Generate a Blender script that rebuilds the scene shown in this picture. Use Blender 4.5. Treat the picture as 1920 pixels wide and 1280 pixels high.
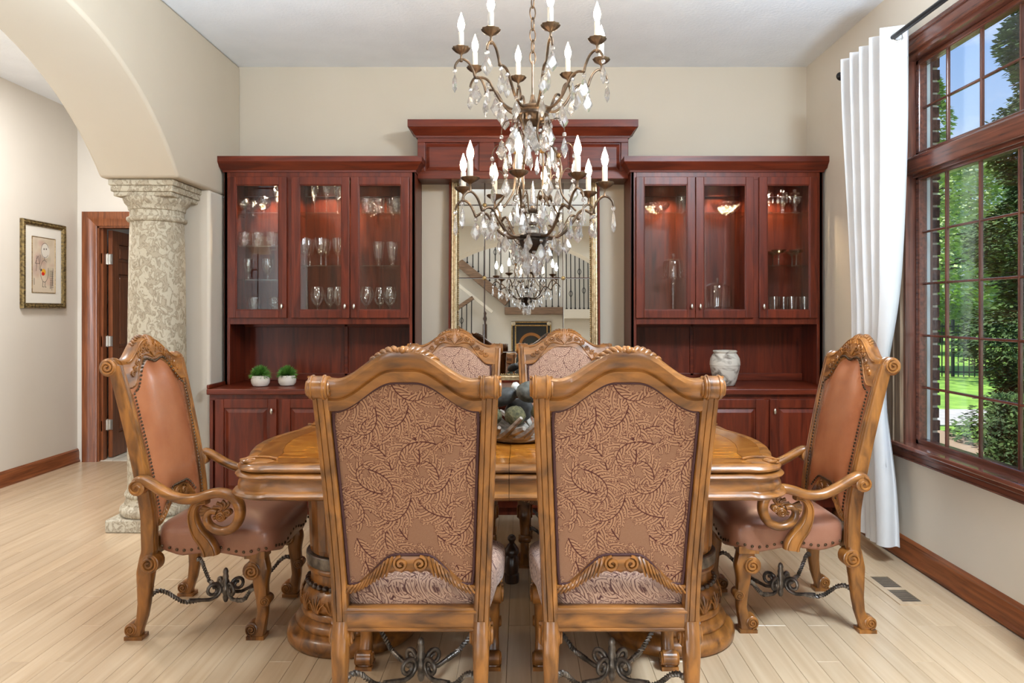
import bpy, bmesh, math, random
import numpy as np
from mathutils import Vector, Matrix
random.seed(7)
PI = math.pi
R = math.radians
S = bpy.context.scene
COL = S.collection
for o in list(bpy.data.objects):
    bpy.data.objects.remove(o)

# ------------------------------------------------------------------ camera, world, sun, lights, exposure
cam = bpy.data.cameras.new('camera')
cam.sensor_width = 36
cam.lens = 36 * 1320 / 1920
cam.shift_x = -19 / 1920
cam.shift_y = -55 / 1920
cam.clip_start = .02
cam_o = bpy.data.objects.new('camera', cam)
cam_o.location = (0, 0, 1.29)
cam_o.rotation_euler = (R(90), 0, 0)
COL.objects.link(cam_o)
S.camera = cam_o
S.view_settings.view_transform = 'Standard'
S.view_settings.look = 'None'
S.view_settings.gamma = 1
S.view_settings.use_curve_mapping = False
S.view_settings.exposure = .17
S.cycles.max_bounces = 12
S.cycles.transparent_max_bounces = 32
S.cycles.transmission_bounces = 12
S.cycles.glossy_bounces = 5
S.cycles.diffuse_bounces = 4
S.cycles.caustics_reflective = False
S.cycles.caustics_refractive = False
S.cycles.sample_clamp_indirect = 4

W = bpy.data.worlds.new('sky')
S.world = W
W.use_nodes = True
wn = W.node_tree.nodes
wl = W.node_tree.links
bg = wn['Background']
tc = wn.new('ShaderNodeTexCoord')
sp = wn.new('ShaderNodeSeparateXYZ')
wl.new(tc.outputs['Generated'], sp.inputs[0])
rp = wn.new('ShaderNodeValToRGB')
rp.color_ramp.elements[0].position = .0
rp.color_ramp.elements[0].color = (.62, .78, .95, 1)
rp.color_ramp.elements[1].position = .45
rp.color_ramp.elements[1].color = (.17, .37, .83, 1)
wl.new(sp.outputs['Z'], rp.inputs[0])
mp = wn.new('ShaderNodeMapping')
mp.inputs['Scale'].default_value = (2.2, 2.2, 6)
wl.new(tc.outputs['Generated'], mp.inputs[0])
nz = wn.new('ShaderNodeTexNoise')
nz.inputs['Scale'].default_value = 1.6
nz.inputs['Detail'].default_value = 7
nz.inputs['Roughness'].default_value = .58
wl.new(mp.outputs[0], nz.inputs['Vector'])
r2 = wn.new('ShaderNodeValToRGB')
r2.color_ramp.elements[0].position = .47
r2.color_ramp.elements[0].color = (0, 0, 0, 1)
r2.color_ramp.elements[1].position = .78
r2.color_ramp.elements[1].color = (.8, .8, .8, 1)
wl.new(nz.outputs['Fac'], r2.inputs[0])
mx = wn.new('ShaderNodeMixRGB')
wl.new(r2.outputs[0], mx.inputs[0])
wl.new(rp.outputs[0], mx.inputs[1])
mx.inputs[2].default_value = (.95, .97, 1, 1)
wl.new(mx.outputs[0], bg.inputs[0])
bg.inputs[1].default_value = 1.05

def lamp(name, kind, loc, energy, color=(1, 1, 1), rot=(0, 0, 0), **kw):
    l = bpy.data.lights.new(name, kind)
    l.energy = energy
    l.color = color
    for k, v in kw.items():
        setattr(l, k, v)
    o = bpy.data.objects.new(name, l)
    o.location = loc
    o.rotation_euler = rot
    COL.objects.link(o)
    return o

def aim(o, d):
    o.rotation_euler = Vector(d).to_track_quat('-Z', 'Y').to_euler()
    return o

SKYC = (.86, .93, 1)
WARM = (1, .80, .58)
aim(lamp('sun', 'SUN', (0, 0, 9), 6.5, (1, .95, .86), angle=R(1)), (.45, -.35, -.85))
# unseen lamps added behind the camera to brighten the room and the hall
for nm, x, e in (('entry_fill', -2.15, 85), ('entry_fill', 2.25, 85)):
    aim(lamp(nm, 'AREA', (x, -3.9, 1.5), e, (.78, .89, 1), shape='RECTANGLE', size=1.3, size_y=2.4), (0, 1, .05))
aim(lamp('hall_fill', 'AREA', (-3.15, -3.9, 1.5), 165, SKYC, shape='RECTANGLE', size=1.1, size_y=2.2), (0, 1, 0))
# cool lamp added out of view to brighten the hall wall
aim(lamp('hall_wall_fill', 'AREA', (-2.55, -1.6, 1.75), 60, (.62, .80, 1), shape='RECTANGLE', size=.8, size_y=1.6), (-1, .15, 0))
# fill lamps added overhead in dining room, hall and entry, out of the frame
for x, y, z, e, sx, cl in ((-1.35, 1.0, 3.0, 14, .5, (1, .97, .93)), (1.45, 1.5, 3.0, 250, .8, (.74, .88, 1)), (-3.2, 2.0, 3.0, 26, .5, (1, .93, .82)), (-3.0, 4.4, 3.0, 50, .4, (.97, .98, 1)), (0, -2.4, 4.9, 70, 1.6, (.92, .96, 1))):
    aim(lamp('overhead_fill', 'AREA', (x, y, z), e, cl, shape='SQUARE', size=sx), (-.42 if x == 1.45 else 0, .22 if x == 1.45 else 0, -1))
# upward lamps added outside the view to brighten the ceiling
for x, y, e in ((-1.5, 1.9, 34), (1.7, 2.0, 34)):
    aim(lamp('ceiling_fill', 'AREA', (x, y, 1.8), e, (.70, .85, 1), shape='SQUARE', size=.35), (0, .5, 1)).data.spread = R(120)
# sky portal in the dining room window
pw = lamp('window_portal', 'AREA', (2.25, 3.17, 1.6), 1, shape='RECTANGLE', size=2.2, size_y=1.2)
pw.data.cycles.is_portal = True
aim(pw, (-1, 0, 0))

# ------------------------------------------------------------------ materials
def nodes(name):
    m = bpy.data.materials.new(name)
    m.use_nodes = True
    nt = m.node_tree
    return m, nt.nodes, nt.links, nt.nodes['Principled BSDF']

def plain(name, col, rough=.5, metal=0, coat=0, emit=None, es=0, spec=None):
    m, n, l, b = nodes(name)
    b.inputs['Base Color'].default_value = (*col, 1)
    b.inputs['Roughness'].default_value = rough
    b.inputs['Metallic'].default_value = metal
    b.inputs['Coat Weight'].default_value = coat
    if spec is not None:
        b.inputs['Specular IOR Level'].default_value = spec
    if emit:
        b.inputs['Emission Color'].default_value = (*emit, 1)
        b.inputs['Emission Strength'].default_value = es
    return m

def noisy(name, c1, c2, scale=(1, 1, 1), ns=5, detail=5, rough=.5, bump=0, bs=None, p=(.35, .65), coat=0, metal=0, dist=0, rnd=0, spec=None, third=None):
    """colour noise between c1 and c2 in object space, optional bump and per-object brightness"""
    m, n, l, b = nodes(name)
    t = n.new('ShaderNodeTexCoord')
    mp = n.new('ShaderNodeMapping')
    mp.inputs['Scale'].default_value = scale
    l.new(t.outputs['Object'], mp.inputs[0])
    z = n.new('ShaderNodeTexNoise')
    z.inputs['Scale'].default_value = ns
    z.inputs['Detail'].default_value = detail
    z.inputs['Distortion'].default_value = dist
    vec = mp.outputs[0]
    if rnd:
        oi = n.new('ShaderNodeObjectInfo')
        sc = n.new('ShaderNodeVectorMath')
        sc.operation = 'ADD'
        ml = n.new('ShaderNodeMath')
        ml.operation = 'MULTIPLY'
        ml.inputs[1].default_value = 37
        l.new(oi.outputs['Random'], ml.inputs[0])
        l.new(vec, sc.inputs[0])
        l.new(ml.outputs[0], sc.inputs[1])
        vec = sc.outputs[0]
    l.new(vec, z.inputs['Vector'])
    r = n.new('ShaderNodeValToRGB')
    e = r.color_ramp.elements
    e[0].position, e[1].position = p
    e[0].color, e[1].color = (*c1, 1), (*c2, 1)
    if third:
        q = e.new(third[0])
        q.color = (*third[1], 1)
    l.new(z.outputs['Fac'], r.inputs[0])
    colr = r.outputs[0]
    if rnd:
        hs = n.new('ShaderNodeHueSaturation')
        mr = n.new('ShaderNodeMapRange')
        mr.inputs['To Min'].default_value = 1 - rnd
        mr.inputs['To Max'].default_value = 1 + rnd
        l.new(oi.outputs['Random'], mr.inputs[0])
        l.new(mr.outputs[0], hs.inputs['Value'])
        l.new(colr, hs.inputs['Color'])
        colr = hs.outputs[0]
    l.new(colr, b.inputs['Base Color'])
    b.inputs['Roughness'].default_value = rough
    b.inputs['Coat Weight'].default_value = coat
    b.inputs['Coat Roughness'].default_value = .12
    b.inputs['Metallic'].default_value = metal
    if spec is not None:
        b.inputs['Specular IOR Level'].default_value = spec
    if bump:
        bp = n.new('ShaderNodeBump')
        bp.inputs['Strength'].default_value = bump
        bp.inputs['Distance'].default_value = .004
        if bs:
            z2 = n.new('ShaderNodeTexNoise')
            z2.inputs['Scale'].default_value = bs
            z2.inputs['Detail'].default_value = 4
            l.new(t.outputs['Object'], z2.inputs['Vector'])
            l.new(z2.outputs['Fac'], bp.inputs['Height'])
        else:
            l.new(z.outputs['Fac'], bp.inputs['Height'])
        l.new(bp.outputs[0], b.inputs['Normal'])
    return m

def grain(axis, a=16, b=1.3):
    return tuple(b if k == axis else a for k in 'xyz')

CH1, CH2 = (.046, .0065, .003), (.165, .026, .0085)
cherry = {a: noisy('cherry_' + a, CH1, CH2, grain(a, 9, .9), 3, 6, .36, .06, coat=.0, dist=.8, p=(.25, .72), spec=.32) for a in 'xyz'}
HW1, HW2 = (.045, .0145, .004), (.33, .128, .026)
honey = {a: noisy('honey_wood_' + a, HW1, HW2, grain(a, 9, 2.4), 2.6, 7, .32, .15, coat=.22, dist=.7, p=(.27, .66)) for a in 'xyz'}
oak = {a: noisy('red_oak_' + a, (.11, .03, .010), (.27, .085, .028), grain(a, 22, 1.2), 3, 7, .33, .1, coat=.15, dist=.5, p=(.3, .7)) for a in 'xyz'}
trimw = {a: noisy('mahogany_trim_' + a, (.062, .019, .012), (.16, .052, .03), grain(a, 22, 1.2), 3, 7, .26, .08, coat=.3, dist=.4, p=(.3, .7)) for a in 'xyz'}
veneer = noisy('table_veneer', (.17, .038, .003), (.54, .21, .028), (2.2, 8, 6), 2.4, 7, .16, 0, coat=.25, dist=2.2, p=(.28, .7))
band = noisy('table_border_veneer', (.17, .055, .009), (.33, .125, .024), (3, 3, 3), 3, 6, .16, 0, coat=.25, dist=1.5)
darkwood = noisy('dark_turned_wood', (.02, .010, .006), (.06, .026, .013), grain('z'), 3, 5, .3, .1, coat=.2)
stairw = noisy('stair_wood', (.10, .055, .03), (.22, .13, .08), grain('x', 20, 1.5), 3, 6, .4, .05)
stoolw = noisy('polished_lit_stool', (.10, .035, .022), (.24, .085, .055), grain('y', 22, 1.2), 3, 7, .14, .04, coat=.9, dist=.4, p=(.3, .7))  # trim wood with daylight on the stool put into a lighter colour
greywood = noisy('weathered_casing', (.16, .10, .06), (.34, .24, .16), grain('z', 24, 1.2), 3, 7, .5, .1)
wallp = noisy('beige_wall_paint', (.53, .462, .368), (.54, .472, .378), (1, 1, 1), 4, 3, .62, .05, 180, spec=.25)
lit_palep = noisy('lit_pale_paint', (.635, .575, .49), (.645, .585, .50), (1, 1, 1), 4, 3, .6, .05, 180, spec=.25)  # the one wall beige lightened for daylight; the stair trim is pale itself
hallp = noisy('hall_wall_paint', (.62, .575, .51), (.63, .585, .52), (1, 1, 1), 4, 3, .62, .05, 180, spec=.25)
ceilp = noisy('textured_ceiling', (.79, .82, .86), (.83, .86, .90), (1, 1, 1), 4, 3, .8, .55, 55, spec=.1)
plankm = noisy('maple_plank', (.445, .32, .20), (.54, .405, .27), grain('y', 14, .7), 2.2, 6, .26, .02, coat=.12, dist=.6, p=(.3, .7), rnd=.06)
floorm = noisy('maple_floor', (.46, .34, .215), (.60, .47, .315), grain('y', 12, .6), 2.2, 6, .28, 0, coat=.1, dist=.6)
darkgap = plain('floor_gap', (.36, .26, .17), .8)
stonem = noisy('travertine', (.38, .325, .24), (.47, .42, .325), (1, 1, .7), 27, 12, .8, 1.0, 50, p=(.42, .54), dist=1.4, third=(.475, (.24, .195, .135)))
leather = noisy('saddle_leather', (.27, .086, .034), (.41, .158, .07), (1, 1, 1), 5, 5, .27, .10, 260, p=(.3, .72), coat=.25)
leather2 = noisy('seat_leather', (.23, .095, .058), (.36, .165, .105), (1, 1, 1), 5, 5, .33, .12, 260, p=(.3, .72), coat=.1)
iron = noisy('wrought_iron', (.08, .07, .062), (.24, .21, .185), (1, 1, 1), 30, 4, .38, .1, metal=.75)
bronze = noisy('aged_bronze', (.05, .033, .022), (.15, .10, .064), (1, 1, 1), 20, 4, .36, .1, metal=.8)
brass = plain('antique_nail_brass', (.10, .065, .04), .35, .9)
nickel = plain('brushed_nickel', (.72, .70, .66), .28, 1)
olive_gold = noisy('olive_gold', (.07, .048, .02), (.27, .19, .075), (1, 1, 1), 60, 4, .4, .25, metal=.6)
gold = noisy('antique_gold', (.22, .13, .045), (.52, .36, .15), (1, 1, 1), 60, 4, .36, .25, metal=.7)
pale_gold = noisy('pale_gold_leaf', (.40, .29, .16), (.68, .55, .36), (1, 1, 1), 60, 4, .34, .2, metal=.7)
silver = noisy('champagne_silver', (.45, .38, .28), (.72, .65, .53), (1, 1, 1), 60, 4, .34, .2, metal=.7)
black = plain('black_metal', (.012, .012, .013), .38, .3)
burg = plain('burgundy_welt', (.045, .010, .010), .7)
candle = plain('candle_sleeve', (.42, .41, .39), .5)
bulbm = plain('lit_flame_bulb', (1, .95, .85), .3, emit=(1, .77, .51), es=118)
puckm = plain('lit_puck_lens', (1, .9, .7), .3, emit=(1, .72, .42), es=9)
curtm = noisy('white_curtain', (.58, .585, .60), (.63, .635, .65), (1, 1, 1), 3, 3, .85, .05, 300, spec=.1)
ceram = noisy('white_ceramic', (.62, .58, .52), (.78, .75, .70), (1, 1, 1), 14, 5, .5, .3, 60)
urnm = noisy('crackled_urn', (.15, .12, .095), (.54, .49, .425), (1, 1, 1.6), 9, 10, .7, .5, 40, p=(.36, .50), dist=1.2)
grassm = noisy('grass_blade', (.03, .10, .012), (.12, .30, .04), (1, 1, 1), 40, 3, .5)
mossm = noisy('moss', (.03, .03, .012), (.115, .10, .045), (1, 1, 1), 60, 6, .95, 1, 120)
rock = noisy('river_stone', (.030, .031, .026), (.105, .104, .088), (1, 1, 1), 45, 8, .75, .4, 90)
rock2 = noisy('dark_river_stone', (.018, .019, .018), (.055, .055, .052), (1, 1, 1), 45, 8, .6, .3, 90)
quartz = plain('pale_pebble', (.62, .60, .57), .5)
drift = noisy('driftwood', (.10, .075, .055), (.38, .33, .28), grain('x', 9, 3), 4, 8, .8, .6, 80, p=(.3, .7))
brickm = noisy('brown_brick', (.05, .022, .017), (.13, .060, .045), (1, 1, 1), 30, 6, .9, .6, 90, rnd=.2)
mortar = noisy('mortar', (.42, .38, .32), (.60, .56, .50), (1, 1, 1), 40, 5, .95, .6, 120)
white_vinyl = plain('pale_sash', (.55, .62, .66), .4)
lawnm = noisy('lawn', (.14, .30, .03), (.30, .52, .07), (1, 1, 1), 2.5, 8, .95, .8, 60)
pathm = noisy('concrete_path', (.42, .41, .39), (.56, .55, .52), (1, 1, 1), 6, 6, .9)
leafd = noisy('conifer_needles', (.012, .038, .012), (.10, .19, .035), (1, 1, 1), 5, 5, .8, p=(.3, .7))
leafl = noisy('light_foliage', (.20, .31, .08), (.70, .80, .38), (1, 1, 1), 1.5, 6, .75, p=(.3, .7))
barkm = noisy('bark', (.06, .042, .03), (.16, .12, .09), (6, 6, 1), 6, 6, .95, .8)
tilem = noisy('hall_tile', (.46, .42, .34), (.58, .54, .46), (1, 1, 1), 5, 5, .5, rnd=.06)
shade = plain('cream_lampshade', (.8, .74, .6), .8, emit=(1, .85, .6), es=1.2)

def glassy(name, base=.03, edge=.5, power=3.0, tint=(.98, .985, .98), rough=0.0, bump=0, bs=60, gloss=(1, 1, 1), voro=False):
    """clear thin-walled glass: straight transmission plus angle-dependent mirror reflection"""
    m, n, l, b = nodes(name)
    n.remove(b)
    out = n['Material Output']
    tr = n.new('ShaderNodeBsdfTransparent')
    tr.inputs[0].default_value = (*tint, 1)
    gl = n.new('ShaderNodeBsdfGlossy')
    gl.inputs['Color'].default_value = (*gloss, 1)
    gl.inputs['Roughness'].default_value = rough
    lw = n.new('ShaderNodeLayerWeight')
    pw = n.new('ShaderNodeMath')
    pw.operation = 'POWER'
    pw.inputs[1].default_value = power
    l.new(lw.outputs['Facing'], pw.inputs[0])
    ma = n.new('ShaderNodeMath')
    ma.operation = 'MULTIPLY_ADD'
    ma.inputs[1].default_value = edge
    ma.inputs[2].default_value = base
    ma.use_clamp = True
    l.new(pw.outputs[0], ma.inputs[0])
    mix = n.new('ShaderNodeMixShader')
    l.new(ma.outputs[0], mix.inputs[0])
    l.new(tr.outputs[0], mix.inputs[1])
    l.new(gl.outputs[0], mix.inputs[2])
    l.new(mix.outputs[0], out.inputs[0])
    if bump:
        t = n.new('ShaderNodeTexCoord')
        z = n.new('ShaderNodeTexVoronoi')
        z.inputs['Scale'].default_value = bs
        l.new(t.outputs['Object'], z.inputs['Vector'])
        bp = n.new('ShaderNodeBump')
        bp.inputs['Strength'].default_value = bump
        bp.inputs['Distance'].default_value = .006
        l.new(z.outputs['Distance'], bp.inputs['Height'])
        l.new(bp.outputs[0], gl.inputs['Normal'])
        l.new(bp.outputs[0], lw.inputs['Normal'])
    return m

pane_m = glassy('door_glass', .02, .5, 4)
wpane_m = glassy('window_glass', .03, .5, 4)
shelf_m = glassy('shelf_glass', .05, .5, 3, (.90, .96, .93))
clear_m = glassy('clear_glassware', .07, .85, 1.8)
cut_m = glassy('cut_crystal', .08, .65, 1.4, bump=.8, bs=85)
smoke_m = glassy('smoky_glassware', .06, .7, 2.0, (.72, .66, .58))

def crystal():
    m, n, l, b = nodes('hanging_crystal')
    n.remove(b)
    g = n.new('ShaderNodeBsdfGlass')
    g.inputs['IOR'].default_value = 1.52
    g.inputs['Color'].default_value = (.98, .985, 1, 1)
    t = n.new('ShaderNodeBsdfTransparent')
    mix = n.new('ShaderNodeMixShader')
    mix.inputs[0].default_value = .30
    l.new(g.outputs[0], mix.inputs[1])
    l.new(t.outputs[0], mix.inputs[2])
    d = n.new('ShaderNodeBsdfGlossy')
    d.inputs['Roughness'].default_value = .25
    m2 = n.new('ShaderNodeMixShader')
    m2.inputs[0].default_value = .22
    l.new(mix.outputs[0], m2.inputs[1])
    l.new(d.outputs[0], m2.inputs[2])
    l.new(m2.outputs[0], n['Material Output'].inputs[0])
    return m
cryst_m = crystal()
mir_m = plain('mirror_silvering', (.75, .76, .75), 0.0, 1)

# ---- woven acanthus pattern, drawn into a repeating image by the script itself
def new_image(name, rgb):
    h, w = rgb.shape[:2]
    im = bpy.data.images.new(name, w, h)
    a = np.ones((h, w, 4), np.float32)
    a[..., :3] = rgb
    im.pixels.foreach_set(a.ravel())
    im.pack()
    return im

class Canvas:
    def __init__(s, w, h, col, wrap=False):
        s.a = np.empty((h, w, 3), np.float32)
        s.a[:] = col
        s.w, s.h, s.wrap = w, h, wrap
    def seg(s, p, q, r0, r1, col, alpha=1):
        m = max(r0, r1) + 2
        x0, x1 = int(min(p[0], q[0]) - m), int(max(p[0], q[0]) + m) + 1
        y0, y1 = int(min(p[1], q[1]) - m), int(max(p[1], q[1]) + m) + 1
        if not s.wrap:
            x0, y0, x1, y1 = max(x0, 0), max(y0, 0), min(x1, s.w), min(y1, s.h)
            if x1 <= x0 or y1 <= y0:
                return
        X, Y = np.meshgrid(np.arange(x0, x1), np.arange(y0, y1))
        dx, dy = q[0] - p[0], q[1] - p[1]
        L = dx * dx + dy * dy + 1e-9
        t = np.clip(((X - p[0]) * dx + (Y - p[1]) * dy) / L, 0, 1)
        d = np.hypot(X - p[0] - t * dx, Y - p[1] - t * dy)
        a = (np.clip(r0 + (r1 - r0) * t - d + .5, 0, 1) * alpha)[..., None]
        ix = np.ix_(np.arange(y0, y1) % s.h, np.arange(x0, x1) % s.w)
        s.a[ix] = s.a[ix] * (1 - a) + np.array(col, np.float32) * a
    def line(s, pts, r0, r1, col, alpha=1):
        n = len(pts) - 1
        for i in range(n):
            s.seg(pts[i], pts[i + 1], r0 + (r1 - r0) * i / n, r0 + (r1 - r0) * (i + 1) / n, col, alpha)
    def blob(s, c, rx, ry, col, alpha=1, soft=1):
        x0, x1, y0, y1 = int(c[0] - rx - 2), int(c[0] + rx + 3), int(c[1] - ry - 2), int(c[1] + ry + 3)
        x0, y0, x1, y1 = max(x0, 0), max(y0, 0), min(x1, s.w), min(y1, s.h)
        X, Y = np.meshgrid(np.arange(x0, x1), np.arange(y0, y1))
        d = np.hypot((X - c[0]) / rx, (Y - c[1]) / ry)
        a = (np.clip((1 - d) * min(rx, ry) / soft, 0, 1) * alpha)[..., None]
        s.a[y0:y1, x0:x1] = s.a[y0:y1, x0:x1] * (1 - a) + np.array(col, np.float32) * a

def damask():
    N = 768
    rnd = random.Random(3)
    bgc, leaf, dark = (.535, .39, .30), (.625, .47, .36), (.27, .115, .095)
    c = Canvas(N, N, bgc, True)
    rows = np.random.default_rng(1)
    c.a += (rows.random((N, N, 1)).astype(np.float32) - .5) * .05
    def scroll(x, y, ang, L, curl, sgn, fat=1.0):
        pts, a = [], ang
        n = 30
        for i in range(n):
            pts.append((x, y, a))
            t = i / n
            a += sgn * curl * (.25 + 1.7 * t * t) / n * PI
            x += math.cos(a) * L / n
            y += math.sin(a) * L / n
        for i in range(2, n, 4):
            t = i / n
            px, py, pa = pts[i]
            for sd in (-1, 1):
                ln = (L * .20 * math.sin(PI * min(1, t * .8 + .2)) ** .8 + 9) * rnd.uniform(.85, 1.15) * fat
                q = pa + sd * rnd.uniform(.85, 1.1)
                poly, dirs = [(px, py)], [q]
                qx, qy = px, py
                for k in range(5):
                    qx += math.cos(q) * ln / 5
                    qy += math.sin(q) * ln / 5
                    q -= sd * .20
                    poly.append((qx, qy))
                    dirs.append(q)
                lob = []
                for k in (2, 3, 4):
                    ax, ay = poly[k]
                    for s2 in (-1, 1):
                        qq = dirs[k] + s2 * 1.0
                        lob.append([(ax, ay), (ax + math.cos(qq) * ln * .22, ay + math.sin(qq) * ln * .22)])
                c.line(poly, 13.5, 5.0, dark, .7)
                for lb in lob:
                    c.line(lb, 7.0, 3.6, dark, .45)
                c.line(poly, 11.6, 3.2, leaf)
                for lb in lob:
                    c.line(lb, 5.6, 2.2, leaf)
                c.line(poly, 1.9, .8, dark, .8)
        c.line([(p[0], p[1]) for p in pts], 2.5, .9, dark, .9)
    k = 0
    for r_ in range(8):
        for q_ in range(7):
            x, y = (q_ + .5 * (r_ % 2)) * N / 7 + rnd.uniform(-22, 22), r_ * N / 8 + rnd.uniform(-20, 20)
            k += 1
            scroll(x, y, rnd.uniform(0, 2 * PI), rnd.uniform(220, 290), rnd.uniform(1.35, 1.95), (1, -1)[k % 2], rnd.uniform(1.1, 1.3))
    return new_image('acanthus_weave', c.a)
DAM = damask()

def fabric(name, swz, size=.60, bright=1.0, sat=1.0, lift=False):
    m, n, l, b = nodes(name)
    t = n.new('ShaderNodeTexCoord')
    s = n.new('ShaderNodeSeparateXYZ')
    k = n.new('ShaderNodeCombineXYZ')
    l.new(t.outputs['Object'], s.inputs[0])
    if lift:     # the seat pattern runs down over the edges
        for i, (ax, f) in enumerate((('X', .7), ('Y', -.8))):
            q = n.new('ShaderNodeMath')
            q.operation = 'MULTIPLY_ADD'
            q.inputs[1].default_value = f
            l.new(s.outputs['Z'], q.inputs[0])
            l.new(s.outputs[ax], q.inputs[2])
            l.new(q.outputs[0], k.inputs[i])
    else:
        l.new(s.outputs[swz[0]], k.inputs[0])
        l.new(s.outputs[swz[1]], k.inputs[1])
    mp = n.new('ShaderNodeMapping')
    mp.inputs['Scale'].default_value = (1 / size, 1 / size, 1)
    l.new(k.outputs[0], mp.inputs[0])
    im = n.new('ShaderNodeTexImage')
    im.image = DAM
    l.new(mp.outputs[0], im.inputs[0])
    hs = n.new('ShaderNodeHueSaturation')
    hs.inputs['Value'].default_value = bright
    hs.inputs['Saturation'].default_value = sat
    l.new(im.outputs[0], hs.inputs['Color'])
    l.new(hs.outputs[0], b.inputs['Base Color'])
    bp = n.new('ShaderNodeBump')
    bp.inputs['Strength'].default_value = .35
    bp.inputs['Distance'].default_value = .003
    l.new(im.outputs[0], bp.inputs['Height'])
    l.new(bp.outputs[0], b.inputs['Normal'])
    b.inputs['Roughness'].default_value = .85
    b.inputs['Specular IOR Level'].default_value = .2
    b.inputs['Sheen Weight'].default_value = .15
    return m
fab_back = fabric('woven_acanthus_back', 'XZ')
fab_front = fabric('woven_acanthus_front', 'XZ', bright=1.28, sat=.8)  # same weave made paler for the light on the front cushions
fab_seat = fabric('woven_acanthus_seat', 'XY', bright=1.45, sat=.75, lift=True)  # same weave again, light falling on the seats put into its brightness

def picture_mat(name, img, w, h):
    m, n, l, b = nodes(name)
    t = n.new('ShaderNodeTexCoord')
    im = n.new('ShaderNodeTexImage')
    im.image = img
    im.extension = 'EXTEND'
    l.new(t.outputs['UV'], im.inputs[0])
    l.new(im.outputs[0], b.inputs['Base Color'])
    b.inputs['Roughness'].default_value = .6
    return m

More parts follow.
